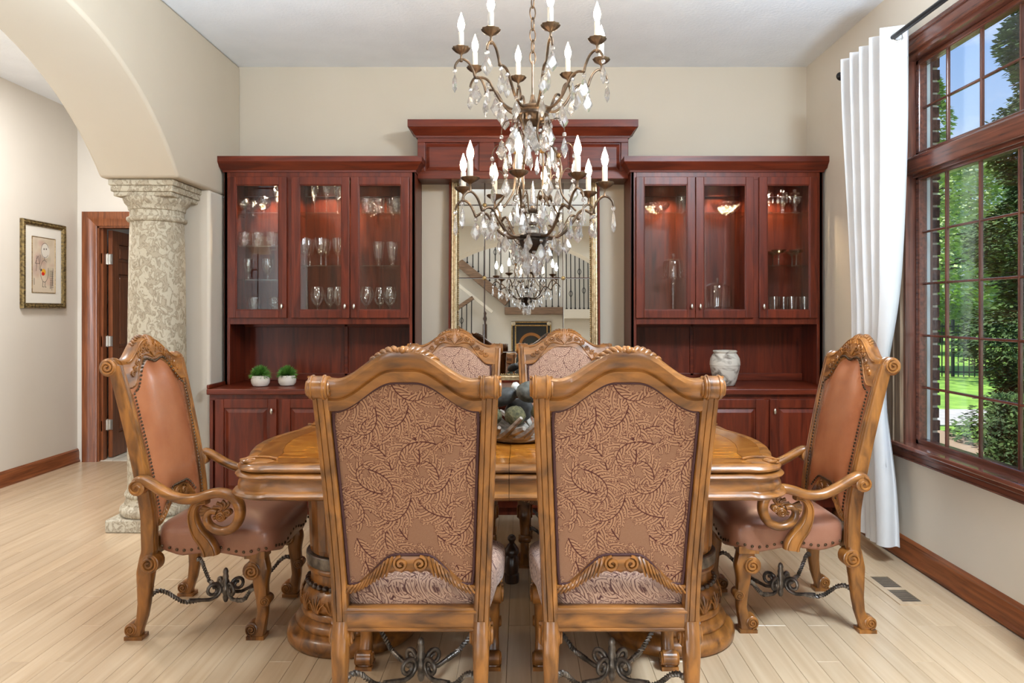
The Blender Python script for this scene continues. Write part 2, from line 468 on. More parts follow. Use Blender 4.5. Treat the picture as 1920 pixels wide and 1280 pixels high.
# ------------------------------------------------------------------ mesh builder and scene helpers
class MB:
    def __init__(s):
        s.v, s.f, s.m = [], [], []
    def add(s, vs, fs, m=0):
        o = len(s.v)
        s.v += [tuple(p) for p in vs]
        s.f += [tuple(i + o for i in f) for f in fs]
        s.m += [m] * len(fs)
        return s
    def box(s, x0, x1, y0, y1, z0, z1, m=0):
        return s.add([(x, y, z) for x in (x0, x1) for y in (y0, y1) for z in (z0, z1)],
                     [(0, 1, 3, 2), (4, 6, 7, 5), (0, 4, 5, 1), (2, 3, 7, 6), (0, 2, 6, 4), (1, 5, 7, 3)], m)
    def bar(s, p, q, w, h, up=(0, 0, 1), m=0):
        p, q, up = Vector(p), Vector(q), Vector(up)
        d = (q - p).normalized()
        u = d.cross(up).normalized()
        v = u.cross(d)
        vs = []
        for c in (p, q):
            vs += [c + u * a * w / 2 + v * b * h / 2 for a, b in ((-1, -1), (1, -1), (1, 1), (-1, 1))]
        return s.add(vs, [(0, 3, 2, 1), (4, 5, 6, 7), (0, 1, 5, 4), (1, 2, 6, 5), (2, 3, 7, 6), (3, 0, 4, 7)], m)
    def prism(s, poly, o, u, v, w, m=0):
        o, u, v, w = map(Vector, (o, u, v, w))
        n = len(poly)
        a = [o + u * x + v * y for x, y in poly]
        return s.add(a + [p + w for p in a], [tuple(range(n))[::-1], tuple(range(n, 2 * n))] + [(i, (i + 1) % n, n + (i + 1) % n, n + i) for i in range(n)], m)
    def rings(s, rings, closed=True, cap=True, m=0, loop=False):
        n = len(rings[0])
        vs = [p for r in rings for p in r]
        fs = []
        k = len(rings)
        for i in range(k if loop else k - 1):
            a, b = i * n, ((i + 1) % k) * n
            for j in range(n if closed else n - 1):
                j2 = (j + 1) % n
                fs.append((a + j, a + j2, b + j2, b + j))
        if cap and not loop:
            fs.append(tuple(range(n))[::-1])
            fs.append(tuple(range((k - 1) * n, k * n)))
        return s.add(vs, fs, m)
    def lathe(s, prof, c=(0, 0, 0), n=20, cap=True, m=0, mat=None, flute=None):
        M = mat or Matrix.Translation(c)
        rr = []
        for i, (r, z) in enumerate(prof):
            ring = []
            for j in range(n):
                a = 2 * PI * j / n
                q = r * (1 + (flute(a, i) if flute else 0))
                ring.append(M @ Vector((q * math.cos(a), q * math.sin(a), z)))
            rr.append(ring)
        return s.rings(rr, cap=cap, m=m)
    def tube(s, path, r=.01, n=8, cap=True, m=0, lobes=0, twist=0, flat=1.0, up=None, loop=False):
        P = [Vector(p) for p in path]
        k = len(P)
        rr, U = [], None
        ln = 0
        for i, p in enumerate(P):
            a, b = P[max(i - 1, 0)], P[min(i + 1, k - 1)]
            if loop:
                a, b = P[(i - 1) % k], P[(i + 1) % k]
            d = (b - a)
            d = d.normalized() if d.length > 1e-9 else Vector((0, 0, 1))
            if U is None:
                U = Vector(up) if up else (Vector((0, 0, 1)) if abs(d.z) < .9 else Vector((1, 0, 0)))
            U = (U - d * U.dot(d))
            U = U.normalized() if U.length > 1e-6 else d.orthogonal().normalized()
            V = d.cross(U)
            q = r(i / (k - 1)) if callable(r) else r
            if i:
                ln += (p - P[i - 1]).length
            ring = []
            for j in range(n):
                t = 2 * PI * j / n
                e = q * (1 + (.28 * math.cos(lobes * t) if lobes else 0))
                t2 = t + twist * ln
                ring.append(p + U * e * math.cos(t2) * flat + V * e * math.sin(t2))
            rr.append(ring)
        return s.rings(rr, cap=cap, m=m, loop=loop)
    def ell(s, c, rx, ry, rz, n=14, k=8, m=0, wob=0, rnd=None):
        c = Vector(c)
        rr = []
        for i in range(1, k):
            t = PI * i / k
            rr.append([c + Vector((rx * math.sin(t) * math.cos(2 * PI * j / n), ry * math.sin(t) * math.sin(2 * PI * j / n), -rz * math.cos(t))) * (1 + (rnd.uniform(-wob, wob) if wob else 0)) for j in range(n)])
            if wob:
                rr[-1] = [c + (p - c) for p in rr[-1]]
        o = len(s.v)
        s.rings(rr, cap=False, m=m)
        b = len(s.v)
        s.v += [tuple(c - Vector((0, 0, rz))), tuple(c + Vector((0, 0, rz)))]
        for j in range(n):
            j2 = (j + 1) % n
            s.f += [(b, o + j2, o + j), (b + 1, o + (k - 2) * n + j, o + (k - 2) * n + j2)]
            s.m += [m, m]
        return s
    def sweep(s, path, secs, U, V, m=0):
        """path points, section polygons (a,b) per point along fixed axes U,V"""
        U, V = Vector(U), Vector(V)
        return s.rings([[Vector(p) + U * a + V * b for a, b in sec] for p, sec in zip(path, secs)], m=m)
    def volute(s, c, r, w, axis='x', turns=2.1, sg=1, m=0, a0=0, body=True):
        """scroll end: short drum with a spiral ridge on both faces; axis x or y"""
        c = Vector(c)
        ex = Vector((1, 0, 0)) if axis == 'x' else Vector((0, 1, 0))
        e1 = Vector((0, 1, 0)) if axis == 'x' else Vector((1, 0, 0))
        e2 = Vector((0, 0, 1))
        n = 20
        if body:
            rr = []
            for t, q in ((-.5, .86), (-.44, 1), (.44, 1), (.5, .86)):
                rr.append([c + ex * t * w + (e1 * math.cos(2 * PI * j / n) + e2 * math.sin(2 * PI * j / n)) * r * q for j in range(n)])
            s.rings(rr, m=m)
        for sd in (-1, 1):
            pts = []
            for i in range(30):
                t = i / 29
                a = a0 + sg * t * turns * 2 * PI
                q = r * (.88 - .76 * t)
                pts.append(c + ex * sd * (w * .5 + r * .05) + (e1 * math.cos(a) + e2 * math.sin(a)) * q)
            s.tube(pts, lambda t: r * (.13 + .06 * t), 6, m=m)
        return s
    def spiral(s, c, r, U, V, turns=1.6, sg=1, th=.004, a0=0, n=22, m=0):
        c, U, V = Vector(c), Vector(U), Vector(V)
        pts = []
        for i in range(n):
            t = i / (n - 1)
            a = a0 + sg * t * turns * 2 * PI
            pts.append(c + (U * math.cos(a) + V * math.sin(a)) * r * (1 - .85 * t))
        return s.tube(pts, lambda t: th * (1 + .3 * t), 6, m=m)
    def build(s, name, mat, parent=None, smooth=38, bevel=0, seg=2, uv=None):
        me = bpy.data.meshes.new(name)
        vs = s.v
        if parent is not None and parent.get('_abs'):
            L = parent['_abs']
            vs = [(x - L[0], y - L[1], z - L[2]) for x, y, z in vs]
        me.from_pydata(vs, [], s.f)
        for q in (mat if isinstance(mat, (list, tuple)) else [mat]):
            me.materials.append(q)
        if any(s.m):
            me.polygons.foreach_set('material_index', s.m)
        bm = bmesh.new()
        bm.from_mesh(me)
        bmesh.ops.recalc_face_normals(bm, faces=bm.faces)
        bm.to_mesh(me)
        bm.free()
        if uv:
            lay = me.uv_layers.new(name='UVMap')
            for lp in me.loops:
                lay.data[lp.index].uv = uv(Vector(me.vertices[lp.vertex_index].co))
        if smooth:
            me.shade_smooth()
            me.set_sharp_from_angle(angle=R(smooth))
        me.update()
        o = bpy.data.objects.new(name, me)
        COL.objects.link(o)
        if parent is not None:
            o.parent = parent
        if bevel:
            b = o.modifiers.new('edge', 'BEVEL')
            b.width = bevel
            b.segments = seg
            b.limit_method = 'ANGLE'
            b.harden_normals = False
        return o

def B():
    return MB()

def tag(o, label, cat, group=None, kind=None):
    o['label'] = label
    o['category'] = cat
    if group:
        o['group'] = group
    if kind:
        o['kind'] = kind
    return o

def thing(name, label, cat, loc=(0, 0, 0), rz=0, group=None, absolute=False):
    o = bpy.data.objects.new(name, None)
    o.empty_display_size = .1
    COL.objects.link(o)
    o.location = loc
    o.rotation_euler = (0, 0, rz)
    tag(o, label, cat, group)
    if absolute:
        o['_abs'] = list(loc)
    return o

def struct(o, parent=None):
    o['kind'] = 'structure'
    return o

def sroot(name, loc=(0, 0, 0)):
    o = bpy.data.objects.new(name, None)
    COL.objects.link(o)
    o.location = loc
    o['kind'] = 'structure'
    o['_abs'] = list(loc)
    return o

def sub(o):
    """let a part carry absolute-coordinate children too"""
    if o.parent is not None and o.parent.get('_abs'):
        o['_abs'] = list(o.parent['_abs'])
    return o

def copy_thing(root, loc, rz=0, label=None, group=None, scale=None):
    r = root.copy()
    COL.objects.link(r)
    r.location = loc
    r.rotation_euler = (0, 0, rz)
    if label:
        r['label'] = label
    if group:
        r['group'] = group
    if scale:
        r.scale = scale
    for ch in list(root.children):
        c = ch.copy()
        COL.objects.link(c)
        c.parent = r
        for g in list(ch.children):
            d = g.copy()
            COL.objects.link(d)
            d.parent = c
    return r

def part_copy(o, parent, mat=None):
    c = o.copy()
    COL.objects.link(c)
    c.parent = parent
    if mat is not None:
        c.matrix_local = mat
    return c

def sstep(a, b, x):
    t = max(0, min(1, (x - a) / (b - a)))
    return t * t * (3 - 2 * t)

def lerp(a, b, t):
    return a + (b - a) * t

def smooth_path(P, k=6):
    """Catmull-Rom through the points"""
    P = [Vector(p) for p in P]
    out = []
    for i in range(len(P) - 1):
        p0, p1, p2, p3 = P[max(i - 1, 0)], P[i], P[i + 1], P[min(i + 2, len(P) - 1)]
        for j in range(k):
            t = j / k
            out.append(.5 * ((2 * p1) + (p2 - p0) * t + (2 * p0 - 5 * p1 + 4 * p2 - p3) * t * t + (3 * p1 - p0 - 3 * p2 + p3) * t ** 3))
    out.append(P[-1])
    return out
# ------------------------------------------------------------------ the setting
XL, XR, YB, HC = -1.992, 2.007, 4.97, 3.02      # left wall, right wall, back wall, ceiling height
XH, YH = -3.84, 6.08                            # far hall wall, hall end wall
# floor: single planks where the picture shows them, one slab elsewhere
fl = B().box(XH - .1, 4.6, -4.4, 8.4, -.12, -.006).build('floor', [darkgap], smooth=0)
struct(fl)
back_slab = B().box(XH, 4.5, -4.3, 2.2, -.006, 0).build('entry_flooring', floorm, fl, smooth=0)
PW = .088
plank_mesh = {}
def plank(x, y0, y1):
    L = round(y1 - y0, 2)
    if L not in plank_mesh:
        w, e = PW / 2 - .0004, .0012
        m = B()
        vs = []
        for z, q in ((-.006, 0), (-.0012, 0), (0, e)):
            vs += [(-w + q, q, z), (w - q, q, z), (w - q, L - .001 - q, z), (-w + q, L - .001 - q, z)]
        m.add(vs, [(0, 1, 5, 4), (1, 2, 6, 5), (2, 3, 7, 6), (3, 0, 4, 7), (4, 5, 9, 8), (5, 6, 10, 9), (6, 7, 11, 10), (7, 4, 8, 11), (8, 9, 10, 11)])
        plank_mesh[L] = m.build('plank', plankm, None, smooth=0)
        o = plank_mesh[L]
    else:
        o = bpy.data.objects.new('plank', plank_mesh[L].data)
        COL.objects.link(o)
    o.parent = fl
    o.location = (x, y0, 0)
rp_ = random.Random(11)
x = XH + PW / 2
while x < XR:
    end = YH if x < -2.45 else (4.55 if x > XL else 4.9)
    y = 2.2
    first = True
    while y < end - .05:
        L = rp_.choice((.8, 1.0, 1.2, 1.4, 1.6)) if not first else rp_.choice((.4, .7, 1.0, 1.3))
        first = False
        y1 = min(y + L, end)
        if end - y1 < .3:
            y1 = end
        plank(x, y, round(y1, 2))
        y = round(y1, 2)
    x += PW
tile = B().box(XH, -2.4, YH, 8.3, -.006, .0).build('tile_bed', darkgap, fl, smooth=0)
tm = None
for i in range(5):
    for j in range(6):
        if tm is None:
            q = B().box(0, .29, 0, .29, 0, .006).build('tile', tilem, fl, smooth=0)
            tm = q.data
        else:
            q = bpy.data.objects.new('tile', tm)
            COL.objects.link(q)
            q.parent = fl
        q.location = (XH + i * .296, YH + .02 + j * .296, 0)

# ceilings
struct(B().box(XL - .46, XR + .25, -.62, YB + .1, HC, HC + .12).build('ceiling', ceilp, smooth=0))
struct(B().box(XH - .1, XL - .46, -.62, 8.4, HC, HC + .12).build('ceiling_hall', ceilp, smooth=0))
struct(B().box(XH - .1, 4.6, -4.4, -.62, 5.0, 5.12).build('ceiling_entry', ceilp, smooth=0))
# back wall, with the end of the hall beyond it
struct(B().box(XL - .46, XR + .25, YB, YB + .12, 0, HC).build('wall_back', wallp, smooth=0))
struct(B().box(XL - .46, XL - .34, YB + .12, YH, 0, HC).build('wall_hall_right', hallp, smooth=0))
# left wall with its arched opening: a circular arc from spring to spring
AY0, AY1, AC, AK, AR = 1.63, 4.085, 2.857, 1.133, 1.545
T = .462
def arch_poly(y_end, z_top, y_start, a0=AY0, a1=AY1, c=AC, k=AK, r=AR, n=36):
    th0 = math.atan2(math.sqrt(max(0, r * r - (a1 - c) ** 2)), a1 - c)
    pts = []
    for i in range(n + 1):
        t = th0 + (PI - 2 * th0) * i / n
        pts.append((c + r * math.cos(t), k + r * math.sin(t)))
    return [(y_start, pts[-1][1]), (y_start, z_top), (y_end, z_top), (y_end, pts[0][1])] + pts, pts[0][1]
poly, zs = arch_poly(YB, HC, AY0 - .5)
wl_ = B().prism(poly, (XL, 0, 0), (0, 1, 0), (0, 0, 1), (-T, 0, 0))
struct(wl_.build('wall_left', wallp, bevel=.016, seg=3))
# wall below the springing: jamb behind the column, and the near jamb out of the frame
struct(B().box(XL - T, XL, 4.49, YB + .002, 0, zs + .001).build('wall_left_jamb', lit_palep, smooth=40, bevel=.018, seg=3))
struct(B().box(XL - T, XL, -.62, AY0 - .4, 0, HC).build('wall_left_near', wallp, smooth=0))
# front wall right behind the camera, with the wide arch to the entry
FA = 1.22
fpoly, fz = arch_poly(XR + .25, 5.0, XL - T, -1.32, 1.32, 0, .95, 1.86, 40)
fw = B().prism(fpoly, (0, -.32, 0), (1, 0, 0), (0, 0, 1), (0, -.3, 0))
fw.box(XL - T, -1.32, -.62, -.32, 0, fz).box(1.32, XR + .25, -.62, -.32, 0, fz)
struct(fw.build('wall_front', wallp, smooth=30))
struct(B().box(XH - .1, XL - T, -.62, -.5, HC, 5.0).build('wall_entry_header', hallp, smooth=0))
# hall
struct(B().box(XH - .12, XH, -4.4, YH + 2.2, 0, 5.0).build('wall_hall_left', hallp, smooth=0))
DX0, DX1, DZ = -3.665, -2.85, 2.03
hb = B().box(XH, DX0 - .01, YH, YH + .11, 0, HC).box(DX1 + .01, XL - .34, YH, YH + .11, 0, HC).box(DX0 - .01, DX1 + .01, YH, YH + .11, DZ + .02, HC)
struct(hb.build('wall_hall_end', hallp, smooth=0))
rm = B().box(XH, -2.0, 8.2, 8.3, 0, HC).box(-2.1, -2.0, YH + .11, 8.2, 0, HC)
struct(rm.build('wall_room_beyond', wallp, smooth=0))
# entry (seen in the mirror)
struct(B().box(XH, 4.5, -4.2, -4.08, 0, 5.0).build('wall_entry', hallp, smooth=0))
struct(B().box(4.5, 4.6, -4.4, -.3, 0, 5.0).build('wall_entry_right', hallp, smooth=0))
struct(B().box(XR + .25, 4.6, -.42, -.3, 0, 5.0).build('wall_entry_front', hallp, smooth=0))

# baseboards
def base_profile(m, p, q, n, h=.115, t=.016):
    """baseboard from p to q on the floor, n = normal into the room"""
    p, q, n = Vector(p), Vector(q), Vector(n)
    sec = [(0, 0), (.024, 0), (.024, .012), (.018, .022), (t, .026), (t, h - .03), (t - .004, h - .022), (t - .003, h - .014), (.006, h - .004), (.002, h), (0, h)]
    m.rings([[c + n * a + Vector((0, 0, b)) for a, b in sec] for c in (p, q)])
    return m
struct(base_profile(B(), (XR, YB, 0), (XR, -.3, 0), (-1, 0, 0), .118).build('baseboard_right', oak['y'], smooth=30))
struct(base_profile(B(), (XH, -4, 0), (XH, YH, 0), (1, 0, 0), .115).build('baseboard_hall', oak['y'], smooth=30))
struct(base_profile(B(), (XL, 4.49, 0), (XL, YB, 0), (1, 0, 0), .1).build('baseboard_left', oak['y'], smooth=30))

# ------------------------------------------------------------------ hall door with its casing
d1 = sroot('door_1', ((DX0 + DX1) / 2, YH, 0))
def casing(m, x0, x1, z1, y, w=.12, t=.022):
    sec = [(0, 0), (0, -.012), (.012, -.018), (w * .45, -.016), (w * .55, -t), (w * .9, -t - .004), (w, -t), (w, 0)]
    for sx, x in ((-1, x0), (1, x1)):
        m.rings([[(x + sx * a, y + b, z + (a if z else 0)) for a, b in sec] for z in (0, z1)])
    m.rings([[(x + sx * a, y + b, z1 + a) for a, b in sec] for sx, x in ((-1, x0), (1, x1))])
    return m
casing(B(), DX0, DX1, DZ, YH, .125).build('casing', oak['z'], d1, smooth=30)
B().box(DX0 - .012, DX0 + .012, YH - .004, YH + .115, 0, DZ).box(DX1 - .012, DX1 + .012, YH - .004, YH + .115, 0, DZ).box(DX0 - .012, DX1 + .012, YH - .004, YH + .115, DZ - .012, DZ + .02).box(DX0 + .012, DX0 + .03, YH + .03, YH + .07, 0, DZ - .012).build('jamb', oak['z'], d1, smooth=0)
# the leaf stands open, swung into the room beyond
leaf_x, leaf_y, LW_, LT = DX0 + .018, YH + .125, .79, .036
leaf = B()
Z0, Z1 = .012, DZ - .02
rails = ((Z0, .21), (.80, .97), (1.63, 1.74), (Z1 - .115, Z1))
stl = ((0, .11), (.345, .445), (LW_ - .11, LW_))
def on_leaf(u, t, z):      # u along the leaf, t across it (0 = face towards the hall)
    a = R(94)
    return (leaf_x + math.cos(a) * u + math.sin(a) * t, leaf_y + math.sin(a) * u - math.cos(a) * t, z)
def lbox(m, u0, u1, t0, t1, z0, z1):
    return m.add([on_leaf(u, t, z) for u in (u0, u1) for t in (t0, t1) for z in (z0, z1)], [(0, 1, 3, 2), (4, 6, 7, 5), (0, 4, 5, 1), (2, 3, 7, 6), (0, 2, 6, 4), (1, 5, 7, 3)])
fr = B()
for a, b in stl:
    lbox(fr, a, b, 0, LT, Z0, Z1)
for a, b in rails:
    lbox(fr, 0.001, LW_ - .001, .0005, LT - .0005, a, b)
lf = sub(fr.build('door_leaf', oak['z'], d1, smooth=0))
for (u0, u1) in ((.11, .345), (.445, LW_ - .11)):
    for k in range(3):
        z0, z1 = rails[k][1], rails[k + 1][0]
        p = B()
        lbox(p, u0, u1, .010, LT - .010, z0, z1)
        lbox(p, u0 + .03, u1 - .03, .003, LT - .003, z0 + .03, z1 - .03)
        p.build('panel', oak['z'], lf, smooth=0, bevel=.006)
for z in (1.756, 1.034, .30):
    h = B()
    h.box(DX0 + .012, DX0 + .020, YH + .03, YH + .118, z - .045, z + .045)
    h.lathe([(.007, z - .05), (.007, z + .05)], (DX0 + .016, YH + .118, 0), 10)
    h.box(DX0 + .013, DX0 + .058, YH + .119, YH + .124, z - .045, z + .045)
    h.build('hinge', nickel, d1, smooth=40)

# ------------------------------------------------------------------ right wall with the big window
WY0, WY1, WZ0, WZ1, WX = 2.638, 3.70, .60, 2.62, 2.085
rw = B().box(XR, XR + .12, WY1, YB + .1, 0, HC).box(XR, XR + .12, -.62, WY0, 0, HC).box(XR, XR + .12, WY0, WY1, 0, WZ0).box(XR, XR + .12, WY0, WY1, WZ1, HC)
struct(rw.build('wall_right', lit_palep, smooth=0))
w1 = sroot('window_1', (XR, (WY0 + WY1) / 2, WZ0))
# casing on the wall, stool and apron, jambs
c = B()
c.box(XR - .02, XR + .002, WY1, WY1 + .075, WZ0 - .01, WZ1 + .075)
c.box(XR - .026, XR + .002, WY1 + .06, WY1 + .085, WZ0 - .01, WZ1 + .085)
c.build('side_casing', greywood, w1, smooth=0, bevel=.004)
c = B()
c.box(XR - .02, XR + .002, WY0 - .075, WY1, WZ1, WZ1 + .075)
c.box(XR - .028, XR + .002, WY0 - .085, WY1 + .06, WZ1 + .06, WZ1 + .085)
c.build('head_casing', trimw['y'], w1, smooth=0, bevel=.004)
c = B()
c.box(XR - .045, WX - .031, WY0 - .1, WY1 + .10, WZ0 - .014, WZ0 + .010)
c.build('stool', stoolw, w1, smooth=0, bevel=.006)
c = B()
c.box(XR - .022, XR + .001, WY0 - .09, WY1 + .09, WZ0 - .066, WZ0 - .014)
c.box(XR - .03, XR + .001, WY0 - .09, WY1 + .09, WZ0 - .036, WZ0 - .0141)
c.box(XR - .03, XR + .001, WY0 - .09, WY1 + .09, WZ0 - .070, WZ0 - .060)
c.build('apron', trimw['y'], w1, smooth=0, bevel=.004)
for y0, y1 in ((WY1 - .022, WY1 + .002), (WY0 - .002, WY0 + .022)):
    B().box(XR - .004, WX + .06, y0, y1, WZ0, WZ1).build('side_jamb', trimw['z'], w1, smooth=0)
B().box(XR - .004, WX + .06, WY0, WY1, WZ1 - .022, WZ1 + .002).build('head_jamb', trimw['y'], w1, smooth=0)
c = B()
c.box(XR + .002, WX + .05, WY0 + .022, WY1 - .022, 2.0, 2.09)
c.box(XR + .03, WX + .05, WY0 + .022, WY1 - .022, 1.985, 2.105)
c.build('transom_beam', trimw['y'], w1, smooth=0, bevel=.006)
def sash(z0, z1, rows, first_y):
    """frame, muntins and one pane per light; first_y = y of the first muntin from the far end"""
    ya, yb = WY0 + .022, WY1 - .022
    f = B()
    for y0, y1 in ((ya, ya + .03), (yb - .03, yb)):
        f.box(WX - .03, WX + .016, y0, y1, z0, z1)
    f.box(WX - .03, WX + .022, ya, yb, z0, z0 + .034)
    f.box(WX - .03, WX + .022, ya, yb, z1 - .028, z1)
    f.build('sash_frame', trimw['y'], w1, smooth=0, bevel=.006)
    s = B()
    s.box(WX + .022, WX + .04, yb - .012, yb, z0, z1).box(WX + .022, WX + .045, ya, yb, z0, z0 + .012)
    s.build('outer_sash', white_vinyl, w1, smooth=0)
    zz = [z0 + .034 + (z1 - z0 - .062) * k / rows for k in range(rows + 1)]
    yy = [yb - .03]
    y = first_y
    while y > ya + .1:
        yy.append(y)
        y -= .254
    yy.append(ya + .03)
    for y in yy[1:-1]:
        thick = .012
        B().box(WX - .012, WX + .006, y - thick / 2, y + thick / 2, z0 + .03, z1 - .024).build('muntin', trimw['z'], w1, smooth=0, bevel=.004)
    for z in zz[1:-1]:
        B().box(WX - .011, WX + .005, ya + .03, yb - .03, z - .006, z + .006).build('muntin', trimw['y'], w1, smooth=0, bevel=.004)
    for k in range(rows):
        for j in range(len(yy) - 1):
            B().box(WX - .002, WX + .002, yy[j + 1] + .004, yy[j] - .004, zz[k] + .004, zz[k + 1] - .004).build('pane', wpane_m, w1, smooth=0)
sash(WZ0 + .0, 2.0, 5, 3.449)
sash(2.09, WZ1 - .022, 2, 3.44)

# brick pier and outer leaf of the wall beyond the glass
bp_ = sroot('trim_1', (2.2, 3.85, 0))
B().box(2.135, 2.243, 3.802, 4.05, -.3, 3.2).build('mortar_bed', mortar, bp_, smooth=0)
B().box(2.127, 2.135, 3.70, 4.05, -.3, 3.2).build('sheathing', white_vinyl, bp_, smooth=0)
bm0 = None
k = 0
z = .45
while z < 2.75:
    if bm0 is None:
        o = B().box(0, .10, 0, .25, 0, .055).build('brick', brickm, None, smooth=0, bevel=.004)
        bm0 = o
    else:
        o = bm0.copy()
        COL.objects.link(o)
    o.parent = bp_
    o.location = (2.150 - 2.2 + (.004 if k % 2 else 0), 3.793 - 3.85 + .003 * math.sin(k * 2.1), z)
    z += .0675
    k += 1

# ------------------------------------------------------------------ garden
GZ = -.35
g = B()
g.box(2.24, 60, -30, 90, GZ - .2, GZ)
struct(g.build('ground', lawnm, smooth=0))
p = B().prism([(2.3, 10.2), (40, 9.4), (40, 10.9), (2.3, 11.9)], (0, 0, GZ), (1, 0, 0), (0, 1, 0), (0, 0, .02))
struct(p.build('path', pathm, smooth=0))

def tree(name, label, loc, h, r, mat, n, size, seed, trunk=(.10, .5), shape='cone', leafy=1.0):
    rr = random.Random(seed)
    t = thing(name, label, 'tree', loc)
    tk = B().tube(smooth_path([(0, 0, 0), (.02, .01, h * .3), (-.02, .02, h * .65), (0, 0, h * .93)]), lambda u: trunk[0] * (1 - .85 * u) + .01, 9)
    for i in range(26):
        z = h * (trunk[1] + (.95 - trunk[1]) * rr.random())
        a = rr.uniform(0, 2 * PI)
        rad = r * ((1 - (z / h) ** 1.5) if shape == 'cone' else math.sqrt(max(.05, 1 - ((z / h - .6) / .42) ** 2))) * .8
        tk.tube([(0, 0, z - .1), (math.cos(a) * rad * .5, math.sin(a) * rad * .5, z + .05), (math.cos(a) * rad, math.sin(a) * rad, z + .02)], lambda u: trunk[0] * .25 * (1 - u) + .004, 5)
    tk.build('trunk', barkm, t)
    m = B()
    for i in range(n):
        z = rr.random()
        zz = h * (trunk[1] * .5 + (1 - trunk[1] * .5) * z)
        if shape == 'cone':
            rad = r * (1 - z ** 1.7) * (.75 + .25 * math.sin(z * 40 + rr.random())) + .03
        else:
            rad = r * math.sqrt(max(.03, 1 - ((z - .5) / .5) ** 2))
        q = rad * math.sqrt(rr.uniform(.25, 1))
        a = rr.uniform(0, 2 * PI)
        c = Vector((math.cos(a) * q, math.sin(a) * q, zz))
        d = Vector((math.cos(a), math.sin(a), rr.uniform(-.7, .5))).normalized()
        s = Vector((-d.y, d.x, rr.uniform(-.5, .5))).normalized()
        L, w = size * rr.uniform(.7, 1.5), size * rr.uniform(.25, .5)
        k_ = len(m.v)
        m.v += [tuple(c), tuple(c + d * L * .55 + s * w), tuple(c + d * L), tuple(c + d * L * .5 - s * w)]
        m.f.append((k_, k_ + 1, k_ + 2, k_ + 3))
        m.m.append(0)
    o = m.build('foliage', mat, t, smooth=0)
    o['kind'] = 'stuff'
    return t
tree('evergreen_tree', 'dense dark evergreen standing close outside the window', (5.25, 6.9, GZ), 6.6, .92, leafd, 80000, .052, 4, (.12, .05))
tree('evergreen_tree', 'second dark evergreen behind the close one, partly hidden at the frame edge', (7.55, 9.4, GZ), 7.5, 1.1, leafd, 34000, .08, 5, (.12, .05))
tree('leafy_tree', 'tall pale green leafy tree beyond the lawn, nearest to the brick pier', (11.9, 20.5, GZ), 6.4, 2.3, leafl, 12000, .15, 8, (.16, .36), 'ball')
tree('leafy_tree', 'pale green tree at the far fence, between the pier and the evergreen', (17.5, 27.5, GZ), 7.6, 3.4, leafl, 16000, .19, 9, (.2, .2), 'ball')
tree('leafy_tree', 'far pale tree closing the view low beside the pier', (22.5, 38, GZ), 7.4, 3.6, leafl, 14000, .24, 12, (.2, .1), 'ball')
tree('spruce_tree', 'tall thin spruce tip showing against the blue sky', (10.05, 17.2, GZ), 7.4, 1.25, leafl, 3500, .13, 14, (.09, .5))
# low shrub at the foot of the evergreen
sh = B()
rr = random.Random(31)
for i in range(9000):
    a, q, z = rr.uniform(0, 2 * PI), math.sqrt(rr.random()), rr.random() ** 1.3
    c = Vector((4.1 + .4 * q * math.cos(a) * (1 - .5 * z), 5.75 + .4 * q * math.sin(a) * (1 - .5 * z), GZ + .95 * z))
    d = Vector((rr.uniform(-1, 1), rr.uniform(-1, 1), rr.uniform(-.3, 1))).normalized()
    s = d.orthogonal().normalized()
    k_ = len(sh.v)
    sh.v += [tuple(c), tuple(c + d * .03 + s * .012), tuple(c + d * .06), tuple(c + d * .03 - s * .012)]
    sh.f.append((k_, k_ + 1, k_ + 2, k_ + 3))
    sh.m.append(0)
tag(sh.build('shrub', leafd, smooth=0), 'low dark shrub growing at the foot of the close evergreen', 'shrub')
# iron fence across the lawn
ft = thing('iron_fence', 'black iron picket fence crossing the lawn beyond the window', 'fence', (12.0, 19, GZ), absolute=True)
fp = lambda t: (9.2 + 7.0 * t, 18.2 - 1.2 * t)
for z in (.12, 1.12, 1.28):
    a, b = fp(0), fp(1)
    B().bar((a[0], a[1], GZ + z), (b[0], b[1], GZ + z), .035, .035).build('rail', black, ft, smooth=0)
pk = None
for i in range(57):
    a = fp(i / 56)
    post = i % 14 == 0
    q = .03 if post else .010
    B().box(a[0] - q, a[0] + q, a[1] - q, a[1] + q, GZ, GZ + (1.45 if post else 1.36)).build('post' if post else 'picket', black, ft, smooth=0)
# ------------------------------------------------------------------ column under the arch
cx, cy = -2.233, 4.31
co = thing('stone_column', 'mottled travertine column standing under the end of the wall arch', 'column', (cx, cy, 0), absolute=True)
B().box(cx - .205, cx + .205, cy - .2, cy + .175, 0, .075).build('plinth', stonem, co, smooth=0, bevel=.008)
B().lathe([(.19, .075), (.2, .085), (.205, .105), (.2, .125), (.185, .137), (.178, .142), (.178, .15), (.17, .165), (.168, .18), (.176, .188), (.178, .2), (.172, .212), (.164, .225), (.160, .25)], (cx, cy, 0), 48).build('base_moulding', stonem, co, smooth=50)
B().lathe([(.161, .245), (.163, .7), (.160, 1.2), (.155, 1.6), (.149, 1.835)], (cx, cy, 0), 48).build('shaft', stonem, co, smooth=50)
B().lathe([(.15, 1.83), (.162, 1.836), (.168, 1.846), (.166, 1.858), (.155, 1.864), (.150, 1.87), (.150, 1.9), (.158, 1.905), (.160, 1.92), (.163, 1.928), (.178, 1.945), (.186, 1.965), (.186, 1.975)], (cx, cy, 0), 48).build('necking', stonem, co, smooth=50)
B().box(cx - .172, cx + .172, cy - .172, cy + .172, 1.972, 2.0).box(cx - .183, cx + .183, cy - .183, cy + .178, 1.998, 2.035).box(cx - .192, cx + .192, cy - .192, cy + .179, 2.033, zs - .001).build('abacus', stonem, co, smooth=0, bevel=.007)

